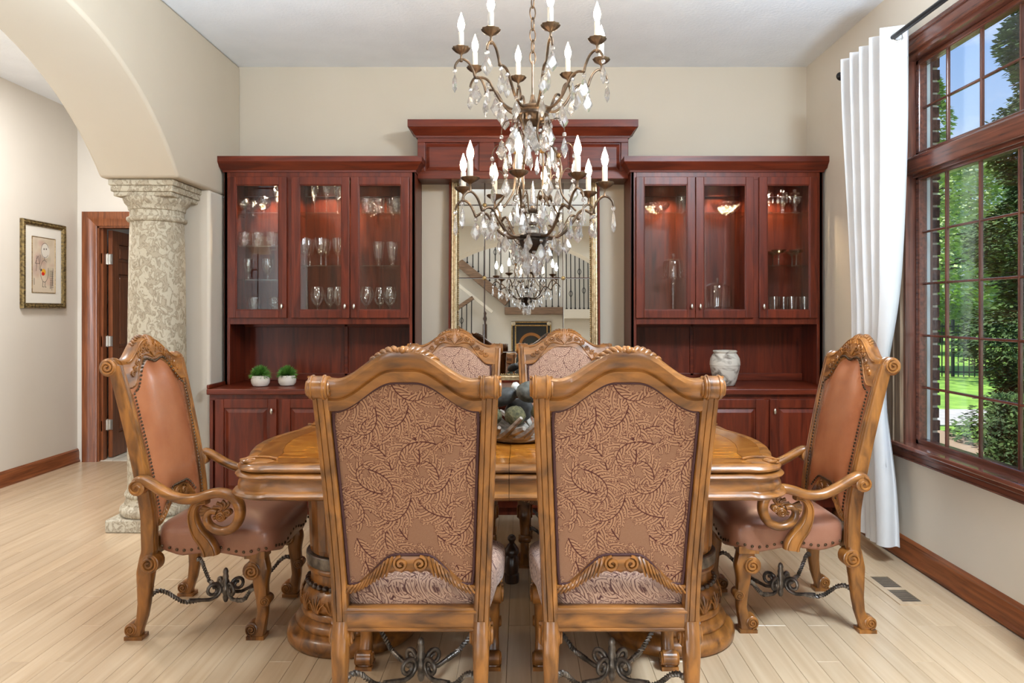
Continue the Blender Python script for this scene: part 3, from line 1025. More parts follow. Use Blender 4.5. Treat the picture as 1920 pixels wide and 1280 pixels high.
# ------------------------------------------------------------------ built-in cherry cabinets
YU, YL = 4.65, 4.43          # faces of the upper and the base units
CB = YB - .004
def frame_door(m, x0, x1, z0, z1, y, st=.055, t=.02):
    m.box(x0, x0 + st, y - t, y, z0, z1).box(x1 - st, x1, y - t, y, z0, z1)
    m.box(x0 + st, x1 - st, y - t, y, z0, z0 + st).box(x0 + st, x1 - st, y - t, y, z1 - st, z1)
def door_bead(m, x0, x1, z0, z1, y):
    q = .008
    m.box(x0, x0 + q, y - .013, y, z0, z1).box(x1 - q, x1, y - .013, y, z0, z1).box(x0, x1, y - .013, y, z0, z0 + q).box(x0, x1, y - .013, y, z1 - q, z1)
def knob(x, y, z, parent):
    m = B()
    m.tube([(x, y, z), (x, y - .016, z)], .005, 10)
    m.ell((x, y - .020, z), .009, .008, .0185, 14, 9)
    o = m.build('knob', nickel, parent)
    return o
def crown(x0, x1, y, yb, z0, z1, out=.055):
    """crown moulding round three sides of a box top"""
    sec = [(0, 0), (.008, 0), (.010, .012), (.018, .018), (.030, .038), (.046, .055), (.050, .06), (out, .062), (out, z1 - z0), (0, z1 - z0)]
    rr = []
    for px, py, sx, sy in ((x0, yb, -1, 0), (x0, y, -1, -1), (x1, y, 1, -1), (x1, yb, 1, 0)):
        rr.append([(px + sx * a, py + sy * a, z0 + b) for a, b in sec])
    return B().rings(rr)

def upper(x0, x1, doors, label, hinge, split, mid):
    """doors: list of x ranges; split: x of the inner partition; mid: x of the niche stile"""
    t = thing('china_cabinet', label, 'cabinet', ((x0 + x1) / 2, YU, .81), absolute=True)
    zc0, zc1, zt = 1.215, 1.245, 2.225
    m = B()
    m.box(x0, x0 + .018, YU, CB, .811, zt).box(x1 - .018, x1, YU, CB, .811, zt)
    m.box(x0, x1, CB - .012, CB, .811, zt)
    m.box(x0 + .018, x1 - .018, YU + .02, CB - .012, zc0, zc1).box(x0 + .018, x1 - .018, YU + .02, CB - .012, zt - .03, zt)
    m.box(split - .012, split + .012, YU + .02, CB - .012, zc1, zt - .03)
    m.box(x0 + .02, x1 - .02, CB - .034, CB - .012, 2.10, 2.19)
    m.build('carcass', cherry['z'], t, smooth=0)
    f = B()
    f.box(x0, x0 + .036, YU - .0, YU + .02, .811, zt).box(x1 - .036, x1, YU, YU + .02, .811, zt)
    f.box(x0 + .036, x1 - .036, YU, YU + .02, 1.21, 1.262).box(x0 + .036, x1 - .036, YU, YU + .02, 2.165, zt)
    f.box(split - .02, split + .02, YU, YU + .02, 1.262, 2.165)
    f.build('face_frame', cherry['z'], t, smooth=0, bevel=.0015)
    n = B()
    n.box(mid - .012, mid + .012, CB - .03, CB - .011, .845, 1.215)
    n.box(x0 + .018, x1 - .018, CB - .03, CB - .011, .811, .862).box(x0 + .018, x1 - .018, CB - .03, CB - .011, 1.185, 1.216)
    n.build('niche_panelling', cherry['x'], t, smooth=0, bevel=.003)
    o = crown(x0, x1, YU, CB, zt - .012, 2.31, .052).build('crown_moulding', cherry['x'], t, smooth=25)
    for i, (a, b) in enumerate(doors):
        m = B()
        frame_door(m, a, b, 1.251, 2.18, YU - .001, .052)
        door_bead(m, a + .05, b - .05, 1.301, 2.130, YU - .003)
        d = sub(m.build('door', cherry['z'], t, smooth=0, bevel=.003))
        B().box(a + .05, b - .05, YU - .011, YU - .007, 1.301, 2.130).build('pane', pane_m, d, smooth=0)
        kx = b - .026 if hinge[i] == 'L' else a + .026
        knob(kx, YU - .021, 1.327, d)
    return t
def shelf(t, x0, x1, z):
    B().box(x0, x1, YU + .035, CB - .016, z - .007, z).build('glass_shelf', shelf_m, t, smooth=0)
def puck(t, x, y, e):
    B().lathe([(.034, 2.178), (.036, 2.186), (.034, 2.196)], (x, y, 0), 20).build('puck_light', silver, t)
    B().lathe([(.024, 2.1745), (.026, 2.179)], (x, y, 0), 20).build('puck_lens', puckm, t)
    lamp('puck_lamp', 'SPOT', (x, y, 2.168), e, (1, .74, .45), spot_size=R(125), spot_blend=.6, shadow_soft_size=.02)

L0, L1, R0, R1 = -1.966, -.708, .719, 1.983
dl = [(-1.937, -1.550), (-1.519, -1.136), (-1.128, -.745)]
dr = [(.750, 1.139), (1.143, 1.524), (1.560, 1.945)]
ul = upper(L0, L1, dl, 'cherry china cabinet with three glass doors, standing by the stone column', 'LLR', -1.534, -1.235)
ur = upper(R0, R1, dr, 'cherry china cabinet with three glass doors, standing by the curtained window', 'LRR', 1.542, 1.19)
shelf(ul, L0 + .018, -1.546, 1.955); shelf(ul, L0 + .018, -1.546, 1.732); shelf(ul, L0 + .018, -1.546, 1.508)
shelf(ul, -1.522, L1 - .018, 1.955); shelf(ul, -1.522, L1 - .018, 1.602)
shelf(ur, R0 + .018, 1.53, 1.955); shelf(ur, 1.554, R1 - .018, 1.955); shelf(ur, 1.554, R1 - .018, 1.602)
puck(ul, -1.72, 4.80, 20); puck(ul, -1.05, 4.80, 20); puck(ur, 1.0, 4.80, 20); puck(ur, 1.72, 4.80, 20)
puck(ul, -1.36, 4.84, 12); puck(ur, 1.36, 4.84, 12)

# base units: left wing, centre, right wing; and the counter that runs over all three
def base(x0, x1, doors, label, hinge, knobs=True):
    t = thing('base_cabinet', label, 'cabinet', ((x0 + x1) / 2, YL, 0), absolute=True)
    m = B()
    m.box(x0, x1, YL + .02, CB, .075, .772)
    m.box(x0 + .01, x1 - .01, YL + .05, CB, 0, .08)
    m.build('carcass', cherry['z'], t, smooth=0)
    f = B()
    f.box(x0, x1, YL, YL + .021, .735, .772).box(x0, x1, YL, YL + .021, .06, .13)
    xs = [x0] + [(doors[i][1] + doors[i + 1][0]) / 2 for i in range(len(doors) - 1)] + [x1]
    for x in xs:
        f.box(max(x0, x - .022), min(x1, x + .022), YL, YL + .021, .13, .735)
    f.build('face_frame', cherry['z'], t, smooth=0, bevel=.002)
    for i, (a, b) in enumerate(doors):
        m = B()
        frame_door(m, a, b, .12, .745, YL - .001, .056)
        d = sub(m.build('door', cherry['z'], t, smooth=0, bevel=.003))
        q = B()
        q.box(a + .055, b - .055, YL - .010, YL - .004, .175, .690)
        vs = []
        for ins, yy in ((.055, -.009), (.062, -.009), (.085, -.018)):
            vs += [(a + ins, YL + yy, .12 + ins), (b - ins, YL + yy, .12 + ins), (b - ins, YL + yy, .745 - ins), (a + ins, YL + yy, .745 - ins)]
        fs = [(8, 9, 10, 11)]
        for k in (0, 4):
            fs += [(k + j, k + (j + 1) % 4, k + 4 + (j + 1) % 4, k + 4 + j) for j in range(4)]
        q.add(vs, fs)
        q.build('raised_panel', cherry['z'], d, smooth=0)
        knob(b - .026 if hinge[i] == 'L' else a + .026, YL - .021, .672, d)
    return t
base(-1.967, L1 - .001, [(-1.925, -1.538), (-1.508, -1.125), (-1.117, -.735)], 'cherry base cabinet below the glass cabinet by the column', 'LLR')
base(L1 + .001, R0 - .001, [(-.685, -.245), (-.24, .2), (.235, .69)], 'cherry base cabinet in the middle under the big mirror', 'LRR')
base(R0 + .001, 1.984, [(.745, 1.13), (1.138, 1.52), (1.552, 1.935)], 'cherry base cabinet below the glass cabinet by the window', 'LRR')
ct = B()
ct.box(-1.975, 1.992, YL - .03, CB, .773, .81)
ct.box(-1.975, -1.957, YL - .028, YU - .001, .81, .835).box(1.974, 1.992, YL - .028, YU - .001, .81, .835)
tag(ct.build('countertop', cherry['x'], smooth=0, bevel=.006), 'long polished cherry countertop running over all the base cabinets', 'countertop')

# bridge between the cabinets
vt = thing('cornice_bridge', 'panelled cherry cornice box bridging the two cabinets above the mirror', 'cornice', (0, 4.75, 2.2), absolute=True)
YV = 4.75
m = B()
zv0, zv1 = 2.19, 2.47
m.box(L1 + .002, R0 - .002, YV + .02, CB, zv0, zv1)
m.build('box', cherry['x'], vt, smooth=0)
f = B()
f.box(L1 + .002, R0 - .002, YV, YV + .02, zv0, zv0 + .05).box(L1 + .002, R0 - .002, YV, YV + .02, zv1 - .035, zv1)
xs = [L1 + .002, -.24, .26, R0 - .002]
for i, x in enumerate(xs):
    w = .05
    f.box(max(L1 + .002, x - w), min(R0 - .002, x + w), YV, YV + .02, zv0 + .05, zv1 - .035)
f.build('frame', cherry['x'], vt, smooth=0, bevel=.003)
for i in range(3):
    a, b = xs[i] + .05, xs[i + 1] - .05
    q = B()
    vs = []
    for ins, yy in ((0, .016), (.008, .016), (.03, .006)):
        vs += [(a + ins, YV + yy, zv0 + .05 + ins), (b - ins, YV + yy, zv0 + .05 + ins), (b - ins, YV + yy, zv1 - .035 - ins), (a + ins, YV + yy, zv1 - .035 - ins)]
    q.add(vs, [(8, 9, 10, 11)] + [(k + j, k + (j + 1) % 4, k + 4 + (j + 1) % 4, k + 4 + j) for k in (0, 4) for j in range(4)])
    q.build('raised_panel', cherry['x'], vt, smooth=0)
crown(L1 + .002, R0 - .002, YV, CB, zv1 - .005, 2.575, .058).build('crown_moulding', cherry['x'], vt, smooth=25)

# ------------------------------------------------------------------ leaning mirror
mt = thing('wall_mirror', 'tall gold framed mirror in square sections leaning above the counter', 'mirror', (.015, 4.86, .811))
TH = .046
mt.rotation_euler = (-TH, 0, 0)
MW, MH = .508, 1.50
fr = B()
prof = [(0, 0), (0, -.026), (.006, -.034), (.016, -.034), (.022, -.022), (.027, -.022), (.032, -.03), (.040, -.026), (.046, -.012), (.046, 0)]
cor = [(-MW, 0, 1, 1), (MW, 0, -1, 1), (MW, MH, -1, -1), (-MW, MH, 1, -1)]
fr.rings([[(x + sx * a, b, z + sz * a) for a, b in prof] for x, z, sx, sz in cor], loop=True)
fr.build('frame', pale_gold, mt, smooth=25)
fr = B()
prof = [(.0, 0), (.0, -.036), (.012, -.040), (.014, -.034), (.014, 0)]
fr.rings([[(x - sx * .014 + sx * a, b, z + sz * a - sz * .002) for a, b in prof] for x, z, sx, sz in cor], loop=True)
fr.build('outer_edge', cherry['z'], mt, smooth=25)
bd = B()
for i in range(100):
    z = .06 + (MH - .12) * i / 99
    for sx in (-1, 1):
        bd.ell((sx * (MW - .050), -.012, z), .005, .006, .006, 6, 4)
for i in range(66):
    x = -MW + .065 + (2 * MW - .13) * i / 65
    for z in (.050, MH - .050):
        bd.ell((x, -.012, z), .006, .006, .005, 6, 4)
o = bd.build('bead_row', gold, mt)
o['kind'] = 'stuff'
B().box(-MW + .02, MW - .02, -.004, 0, .02, MH - .02).build('backing', black, mt, smooth=0)
xs = [-MW + .046, -.276, .270, MW - .046]
zs_ = [.046, .205, .715, 1.225, MH - .046]
for i in range(3):
    for k in range(4):
        a, b, c0, c1 = xs[i] + .0012, xs[i + 1] - .0012, zs_[k] + .0012, zs_[k + 1] - .0012
        q, vs = .003, []
        for ins, yy in ((0, -.0045), (0, -.0065), (q, -.0085)):
            vs += [(a + ins, yy, c0 + ins), (b - ins, yy, c0 + ins), (b - ins, yy, c1 - ins), (a + ins, yy, c1 - ins)]
        B().add(vs, [(8, 9, 10, 11)] + [(s + j, s + (j + 1) % 4, s + 4 + (j + 1) % 4, s + 4 + j) for s in (0, 4) for j in range(4)]).build('mirror_section', mir_m, mt, smooth=0)
for x in xs[1:3]:
    for z in zs_[1:4]:
        r = B()
        r.ell((x, -.012, z), .013, .006, .013, 12, 6)
        for j in range(8):
            r.ell((x + .011 * math.cos(j * PI / 4), -.012, z + .011 * math.sin(j * PI / 4)), .005, .005, .005, 6, 4)
        r.build('rosette', gold, mt)

# ------------------------------------------------------------------ glassware
RG = random.Random(5)
def gl(name, label, cat, prof, mat, x, y, z, n=22, group=None, flute=None, extra=None, smooth=50):
    o = B().lathe(prof, (0, 0, 0), n, cap=False, flute=flute)
    if extra:
        extra(o)
    o = o.build(name, mat, smooth=smooth)
    o.location = (x, y, z)
    return tag(o, label, cat, group)
SNIF = [(.028, 0), (.026, .003), (.005, .006), (.005, .025), (.022, .034), (.038, .055), (.041, .072), (.034, .095), (.027, .108), (.026, .108), (.033, .094), (.039, .072), (.036, .056), (.02, .036), (0, .034)]
TUMB = [(0, 0), (.034, 0), (.037, .004), (.039, .1), (.037, .1), (.034, .014), (0, .012)]
GOBL = [(.03, 0), (.028, .003), (.006, .007), (.008, .02), (.006, .035), (.014, .045), (.032, .075), (.037, .105), (.034, .145), (.033, .145), (.035, .105), (.03, .076), (0, .05)]
FLUT = [(.03, 0), (.028, .003), (.0045, .007), (.0045, .065), (.006, .08), (.017, .105), (.025, .14), (.026, .17), (.022, .205), (.021, .205), (.0245, .17), (.023, .14), (0, .095)]
TALLG = [(.032, 0), (.03, .003), (.006, .008), (.009, .03), (.006, .05), (.006, .07), (.022, .085), (.034, .11), (.04, .15), (.042, .19), (.041, .19), (.038, .15), (.032, .112), (0, .09)]
HURR = [(.034, 0), (.032, .004), (.016, .01), (.014, .02), (.022, .03), (.028, .06), (.035, .115), (.042, .165), (.040, .165), (.033, .115), (.025, .06), (0, .032)]
WINE = [(.036, 0), (.034, .003), (.0045, .008), (.004, .075), (.012, .088), (.034, .108), (.047, .145), (.046, .175), (.036, .215), (.035, .215), (.045, .175), (.045, .145), (.032, .11), (0, .088)]
fl8 = lambda a, i: .045 * math.cos(12 * a) if i > 1 else 0
def gx(px, y):
    return (px - 979) / 1320 * y
A = 1.956
lab = 'cut crystal brandy snifter on the top shelf beside the column, '
gl('brandy_snifter', lab + 'first from the cabinet side', 'glass', SNIF, cut_m, gx(459, 4.80), 4.80, A, flute=fl8)
gl('brandy_snifter', lab + 'second, set further back', 'glass', SNIF, cut_m, gx(474, 4.88), 4.88, A, flute=fl8)
gl('brandy_snifter', lab + 'third, the largest', 'glass', [(r * 1.12, z * 1.12) for r, z in SNIF], cut_m, gx(495, 4.80), 4.80, A, flute=fl8)
gl('champagne_flute', 'crystal flute beside the snifters, half behind the door stile', 'glass', FLUT, cut_m, gx(519, 4.84), 4.84, A)
A = 1.733
for i, px in enumerate((459, 484, 511)):
    gl('crystal_tumbler', f'cut crystal tumbler on the second shelf beside the column, {("first from the cabinet side", "the middle one", "third, by the door knob side")[i]}', 'glass', TUMB, cut_m, gx(px, 4.79), 4.79, A, flute=fl8, group='tumblers on the second shelf')
A = 1.509
gl('water_goblet', 'plain bulbous goblet on the third shelf, nearer the column', 'glass', GOBL, clear_m, gx(466, 4.80), 4.80, A, group='goblets in the narrow cabinet bay')
gl('water_goblet', 'plain bulbous goblet on the third shelf, nearer the knob', 'glass', [(r * 1.1, z) for r, z in GOBL], clear_m, gx(502, 4.80), 4.80, A, group='goblets in the narrow cabinet bay')
A = 1.246
gl('crystal_goblet', 'cut crystal goblet on the cabinet floor beside the column', 'glass', GOBL, cut_m, gx(477, 4.78), 4.78, A, flute=fl8)
gl('crystal_goblet', 'cut crystal goblet half hidden behind the knob stile', 'glass', GOBL, cut_m, gx(516, 4.80), 4.80, A, flute=fl8)
A = 1.956
for i, px in enumerate((590, 612, 633)):
    gl('champagne_flute', f'cut champagne flute on the top shelf behind the middle door, {("first from the door edge", "second of three", "third, by the middle stile")[i]}', 'glass', FLUT, cut_m, gx(px, 4.80), 4.80, A, group='champagne flutes on the top shelf')
for i, (px, y) in enumerate(((688, 4.79), (699, 4.88), (710, 4.80), (735, 4.86), (744, 4.80))):
    gl('crystal_tumbler', f'tall cut crystal tumbler on the top shelf by the bridge, {("first of five", "second, set back", "third of five", "fourth, set back", "last, by the side stile")[i]}', 'glass', [(r, z * 1.15) for r, z in TUMB], cut_m, gx(px, y), y, A, flute=fl8, group='tall tumblers on the top shelf')
A = 1.603
for i, (px, y) in enumerate(((571, 4.78), (581, 4.88), (602, 4.78), (611, 4.88), (634, 4.80))):
    gl('water_goblet', f'tall stemmed goblet on the lower glass shelf, {("first from the door edge", "second, set back", "third, in the middle", "fourth, set back", "fifth, by the stile")[i]}', 'glass', TALLG, clear_m, gx(px, y), y, A, group='tall goblets on the lower shelf')
for i, px in enumerate((710, 736)):
    gl('hurricane_glass', f'fluted hurricane glass on the lower glass shelf, {("standing inside", "nearer the mirror")[i]}', 'glass', HURR, clear_m, gx(px, 4.80), 4.80, A, flute=lambda a, i: .04 * math.cos(9 * a) if i > 3 else 0, n=36)
A = 1.246
for i, (px, y) in enumerate(((595, 4.76), (619, 4.88), (635, 4.76), (687, 4.76), (712, 4.88), (731, 4.76))):
    gl('wine_glass', f'large balloon wine glass on the cabinet floor, {("first", "second", "third", "fourth", "fifth", "sixth")[i]} counted from the column side', 'glass', WINE, clear_m, gx(px, y), y, A, group='balloon wine glasses on the cabinet floor')
# other cabinet
A = 1.956
BOWL = [(.0, 0), (.04, 0), (.045, .006), (.075, .035), (.088, .072), (.085, .072), (.07, .036), (0, .010)]
gl('crystal_bowl', 'deep scalloped cut crystal bowl at the mirror end of the top shelf', 'bowl', BOWL, cut_m, gx(1231, 4.80), 4.80, A, 40, flute=lambda a, i: .10 * math.cos(8 * a) * (i in (4, 5)))
gl('glass_vase', 'straight ribbed glass vase beside the scalloped bowl', 'vase', [(0, 0), (.05, 0), (.052, .012), (.045, .02), (.043, .15), (.041, .15), (.042, .022), (0, .02)], clear_m, gx(1279, 4.84), 4.84, A, 32, flute=lambda a, i: .03 * math.cos(14 * a))
gl('crystal_bowl', 'wide cut crystal bowl with a wavy rim behind the middle door', 'bowl', [(r * 1.17, z * 1.06) for r, z in BOWL], cut_m, gx(1361, 4.80), 4.80, A, 48, flute=lambda a, i: .03 * math.cos(16 * a) * (i in (4, 5)))
A = 1.246
def cake(x, y, label, stem, r, h):
    t = thing('cake_stand', label, 'cake stand', (x, y, A))
    B().lathe([(.055, 0), (.052, .004), (.008, .012), (.007, stem * .5), (.014, stem * .72), (.010, stem * .8), (.022, stem * .94), (r * .98, stem), (r, stem + .008), (0, stem + .006)], n=32, cap=False).build('pedestal', clear_m, t)
    B().lathe([(r * .86, stem + .008), (r * .86, stem + h * .7), (r * .8, stem + h * .86), (r * .55, stem + h * .97), (.01, stem + h), (.007, stem + h + .008), (.014, stem + h + .02), (.010, stem + h + .032), (0, stem + h + .034)], n=32, cap=False).build('dome', clear_m, t)
cake(gx(1262, 4.80), 4.80, 'tall stemmed glass cake stand with a domed lid', .275, .080, .135)
cake(gx(1345, 4.80), 4.80, 'low glass cake stand with a domed lid and beaded rim', .075, .10, .17)
A = 1.956
for i, px in enumerate((1440, 1467, 1490)):
    t = thing('candle_holder', f'crystal candle lustre hung with prisms on the top shelf, {("half hidden by the door stile", "in the middle of three", "nearest the window")[i]}', 'candle holder', (gx(px, 4.81), 4.81, A), group='candle lustres on the top shelf')
    B().lathe([(.04, 0), (.038, .01), (.014, .022), (.010, .05), (.02, .07), (.023, .10), (.014, .125), (.032, .142), (.034, .147), (.012, .15), (.012, .17), (0, .17)], n=20, flute=lambda a, i: .08 * math.cos(6 * a)).build('stem', cut_m, t)
    for j in range(6):
        a = j * PI / 3 + .3
        B().lathe([(0, .075), (.007, .085), (.005, .13), (0, .14)], (.034 * math.cos(a), .034 * math.sin(a), 0), 6).build('prism', cut_m, t, smooth=0)
A = 1.603
COUP = [(.03, 0), (.028, .003), (.005, .008), (.005, .07), (.012, .082), (.04, .09), (.05, .108), (.049, .108), (.038, .092), (0, .084)]
for i, (px, y) in enumerate(((1449, 4.90), (1460, 4.76), (1485, 4.90), (1493, 4.76))):
    gl('coupe_glass', f'smoky champagne coupe on the lower glass shelf by the window, {("first", "second", "third", "fourth")[i]} counted from the stile', 'glass', COUP, smoke_m, gx(px, y), y, A, group='smoky coupes')
A = 1.246
for i, (px, y) in enumerate(((1452, 4.78), (1469, 4.86), (1484, 4.78), (1508, 4.80))):
    gl('highball_glass', f'highball glass on the cabinet floor by the window, {("first", "second, set back", "third", "fourth")[i]} counted from the stile', 'glass', [(0, 0), (.03, 0), (.032, .006), (.038, .15), (.036, .15), (.03, .016), (0, .014)], clear_m, gx(px, y), y, A, group='highball glasses on the cabinet floor')

# ------------------------------------------------------------------ things on the counter
def pot_plant(x, y, s, label, seed):
    rr = random.Random(seed)
    t = thing('potted_grass', label, 'plant', (x, y, .8105), group='round grass pots on the counter')
    t.scale = (s, s, s)
    B().lathe([(.03, 0), (.045, .004), (.056, .02), (.059, .04), (.054, .062), (.050, .070), (.046, .070), (.050, .058), (0, .055)], n=28).build('pot', ceram, t)
    g = B()
    for i in range(620):
        a, e = rr.uniform(0, 2 * PI), rr.uniform(.02, 1.0)
        d = Vector((math.cos(a) * math.sin(e * 1.75), math.sin(a) * math.sin(e * 1.75), math.cos(e * 1.75)))
        p = Vector((0, 0, .066)) + d * .018
        L = rr.uniform(.04, .065)
        s_ = d.orthogonal().normalized() * .0022
        q = p + d * L * .6
        r_ = p + d * L - Vector((0, 0, .004))
        k = len(g.v)
        g.v += [tuple(p - s_), tuple(p + s_), tuple(q + s_), tuple(q - s_), tuple(r_)]
        g.f += [(k, k + 1, k + 2, k + 3), (k + 3, k + 2, k + 4)]
        g.m += [0, 0]
    o = g.build('grass', grassm, t, smooth=0)
    o['kind'] = 'stuff'
pot_plant(-1.695, 4.56, 1.0, 'round white pot of grass on the counter, nearer the column', 1)
pot_plant(-1.535, 4.60, .97, 'round white pot of grass on the counter, nearer the dining chairs', 2)
ur_ = B().lathe([(.058, 0), (.064, .006), (.078, .05), (.093, .115), (.097, .150), (.0965, .152), (.096, .158), (.093, .178), (.078, .205), (.070, .213), (.076, .219), (.077, .226), (.072, .23), (.064, .228), (.064, .21), (.07, .2), (.05, .1), (0, .08)], n=44).lathe([(.0938, .130), (.0968, .134), (.0975, .139), (.0965, .143)], n=44, cap=False).build('ceramic_urn', urnm, smooth=55)
ur_.location = (1.325, 4.60, .8105)
tag(ur_, 'crackled off-white ceramic urn standing on the counter by the window', 'urn')

# ------------------------------------------------------------------ picture in the hall
def make_sketch():
    c = Canvas(240, 440, (.80, .74, .66))
    g = np.random.default_rng(4)
    for i in range(26):
        c.blob((g.uniform(20, 220), g.uniform(20, 420)), g.uniform(15, 60), g.uniform(15, 70), (.68 + g.uniform(-.08, .08), .58 + g.uniform(-.08, .06), .50), .35, 25)
    k = (.26, .24, .23)
    c.blob((135, 335), 48, 62, (.84, .82, .78), .9, 4)
    def ring(cx, cy, rx, ry, w=2.2, a0=0, a1=2 * PI):
        c.line([(cx + rx * math.cos(a0 + (a1 - a0) * i / 40), cy + ry * math.sin(a0 + (a1 - a0) * i / 40)) for i in range(41)], w, w, k)
    ring(132, 340, 40, 58, 1.5, .4, 5.6)
    c.blob((122, 350), 6, 8, k); c.blob((146, 352), 6, 8, k)
    ring(126, 172, 42, 88, 1.6, 1.0, 6.6)
    c.blob((118, 165), 24, 28, (.85, .62, .12), .9, 5)
    c.blob((112, 150), 18, 16, (.75, .10, .06), .9, 4)
    c.blob((92, 180), 11, 11, k, .9, 3)
    c.line([(126, 284), (128, 262)], 2, 2, k)
    for x, y0, y1 in ((205, 20, 170), (212, 60, 200), (188, 30, 110), (40, 170, 290), (75, 180, 300)):
        c.line([(x, y0), (x + 6, y1)], 1.8, 1.8, k)
    for y in range(40, 190, 15):
        c.line([(186, y), (222, y + 4)], 1.6, 1.6, k)
    c.line([(30, 230), (60, 290), (72, 228), (30, 230)], 1.8, 1.8, k)
    for x in (110, 135):
        c.line([(x, 88), (x - 4, 45), (x + 10, 44)], 2, 2, k)
    c.line([(20, 60), (20, 110)], 2, 2, k)
    return new_image('sketch_art', c.a)
pic = thing('framed_sketch', 'small abstract sketch in a carved gold frame on the hall wall', 'picture', (XH, 5.635, 1.665))
def frame_yz(m, w, h, prof):
    cor = [(-w, -h, 1, 1), (w, -h, -1, 1), (w, h, -1, -1), (-w, h, 1, -1)]
    return m.rings([[(b, y + sy * a, z + sz * a) for a, b in prof] for y, z, sy, sz in cor], loop=True)
w_, h_ = .255, .345
frame_yz(B(), w_, h_, [(0, 0), (0, .022), (.006, .03), (.014, .026), (.024, .026), (.032, .018), (.038, .02), (.042, .014), (.042, 0)]).build('frame', olive_gold, pic, smooth=25)
be = B()
for i in range(40):
    t = i / 39
    for s_ in (-1, 1):
        be.ell((.026, s_ * (w_ - .02), lerp(-h_ + .02, h_ - .02, t)), .006, .008, .007, 6, 4)
        if i < 30:
            be.ell((.026, lerp(-w_ + .02, w_ - .02, i / 29), s_ * (h_ - .02)), .006, .007, .008, 6, 4)
o = be.build('frame_ornament', olive_gold, pic)
o['kind'] = 'stuff'
matm = plain('mat_board', (.74, .71, .64), .7)
B().box(.001, .010, -w_ + .04, w_ - .04, -h_ + .04, h_ - .04).build('mat_board', matm, pic, smooth=0)
frame_yz(B(), .138, .222, [(0, .01), (0, .014), (.004, .014), (.006, .01)]).build('inner_fillet', gold, pic, smooth=0)
ska = picture_mat('sketch_paper', make_sketch(), 1, 1)
B().add([(.0115, -.134, -.218), (.0115, .134, -.218), (.0115, .134, .218), (.0115, -.134, .218), (.0095, -.134, -.218), (.0095, .134, -.218), (.0095, .134, .218), (.0095, -.134, .218)], [(0, 1, 2, 3), (0, 4, 5, 1), (1, 5, 6, 2), (2, 6, 7, 3), (3, 7, 4, 0)]).build('artwork', ska, pic, smooth=0, uv=lambda c: ((c.y + .134) / .268, (c.z + .218) / .436))

# sconce on the hall wall (seen reflected in the cabinet glass)
sc_ = thing('wall_sconce', 'black wall sconce with cream shade on the hall wall, reflected in the cabinet glass', 'lamp', (XH, -.75, 2.0), absolute=True)
B().box(XH, XH + .02, -.82, -.70, 1.78, 2.02).box(XH + .02, XH + .06, -.77, -.75, 1.88, 1.90).build('back_plate', black, sc_, smooth=0)
B().tube([(XH + .07, -.76, 1.25), (XH + .07, -.76, 2.12)], .008, 8).build('rod', black, sc_)
B().lathe([(.12, 2.12), (.075, 2.36)], (XH + .13, -.76, 0), 24, cap=False).build('lamp_shade', shade, sc_)

# ------------------------------------------------------------------ entry stairs (seen in the mirror)
st = thing('staircase', 'wood trimmed staircase with black iron balusters, reflected in the mirror', 'staircase', (0, -4.0, 0), absolute=True)
YS = -3.98
def sbar(p, q, w, h, name, mat, y=YS):
    B().bar((p[0], y, p[1]), (q[0], y, q[1]), w, h).build(name, mat, st, smooth=0, bevel=.004)
sbar((-1.75, 3.50), (-.28, 2.30), .16, .17, 'upper_stringer', stairw)
sbar((-.34, 2.13), (.80, 2.13), .16, .14, 'landing_fascia', stairw)
B().box(.80, 2.4, YS - .08, YS + .06, 1.98, 2.16).build('gallery_base', lit_palep, st, smooth=0)
sbar((-1.9, 3.16), (-.58, 2.10), .04, .06, 'white_skirt', lit_palep, YS + .04)
sbar((-1.6, 1.93), (-.95, 2.38), .10, .07, 'lower_handrail', stairw, YS + .12)
sbar((-1.7, 2.05), (-.4, 1.18), .16, .16, 'lower_stringer', stairw, YS + .10)
sbar((.42, 3.36), (.80, 3.36), .09, .07, 'gallery_handrail', stairw)
def baluster(x, z0, z1, kno, y=YS):
    m = B().tube([(x, y, z0), (x, y, z1)], .010, 6)
    m.box(x - .018, x + .018, y - .018, y + .018, z0, z0 + .03)
    if kno:
        c_ = lerp(z0, z1, kno)
        for j in range(4):
            a = j * PI / 2
            m.tube(smooth_path([(x, y, c_ - .07), (x + .035 * math.cos(a), y + .035 * math.sin(a), c_), (x, y, c_ + .07)], 4), .006, 5)
    m.build('baluster', black, st)
for i in range(9):
    x = -.25 + i * .12
    baluster(x, 2.2, 3.35, (0, .5)[i % 2])
for i in range(7):
    baluster(.87 + i * .085, 2.16, 3.4, (0, .25, 0, .6, .3, 0, .5)[i])
for i in range(9):
    x = -1.30 + i * .11
    baluster(x, 3.62 - (x + 1.75) * .816, 4.3, (0, .4, 0)[i % 3])
for i in range(5):
    x = -1.36 + i * .095
    baluster(x, 1.75 - (x + 1.36) * .6, 2.10 + (x + 1.36) * .68, (0, 0, .5, 0, 0)[i], YS + .12)
B().box(-.76, -.68, YS + .06, YS + .14, 1.2, 1.86).lathe([(.03, 1.86), (.02, 1.9), (.04, 1.97), (.02, 2.03), (.03, 2.08), (0, 2.12)], (-.72, YS + .10, 0), 12).build('newel_post', darkwood, st)

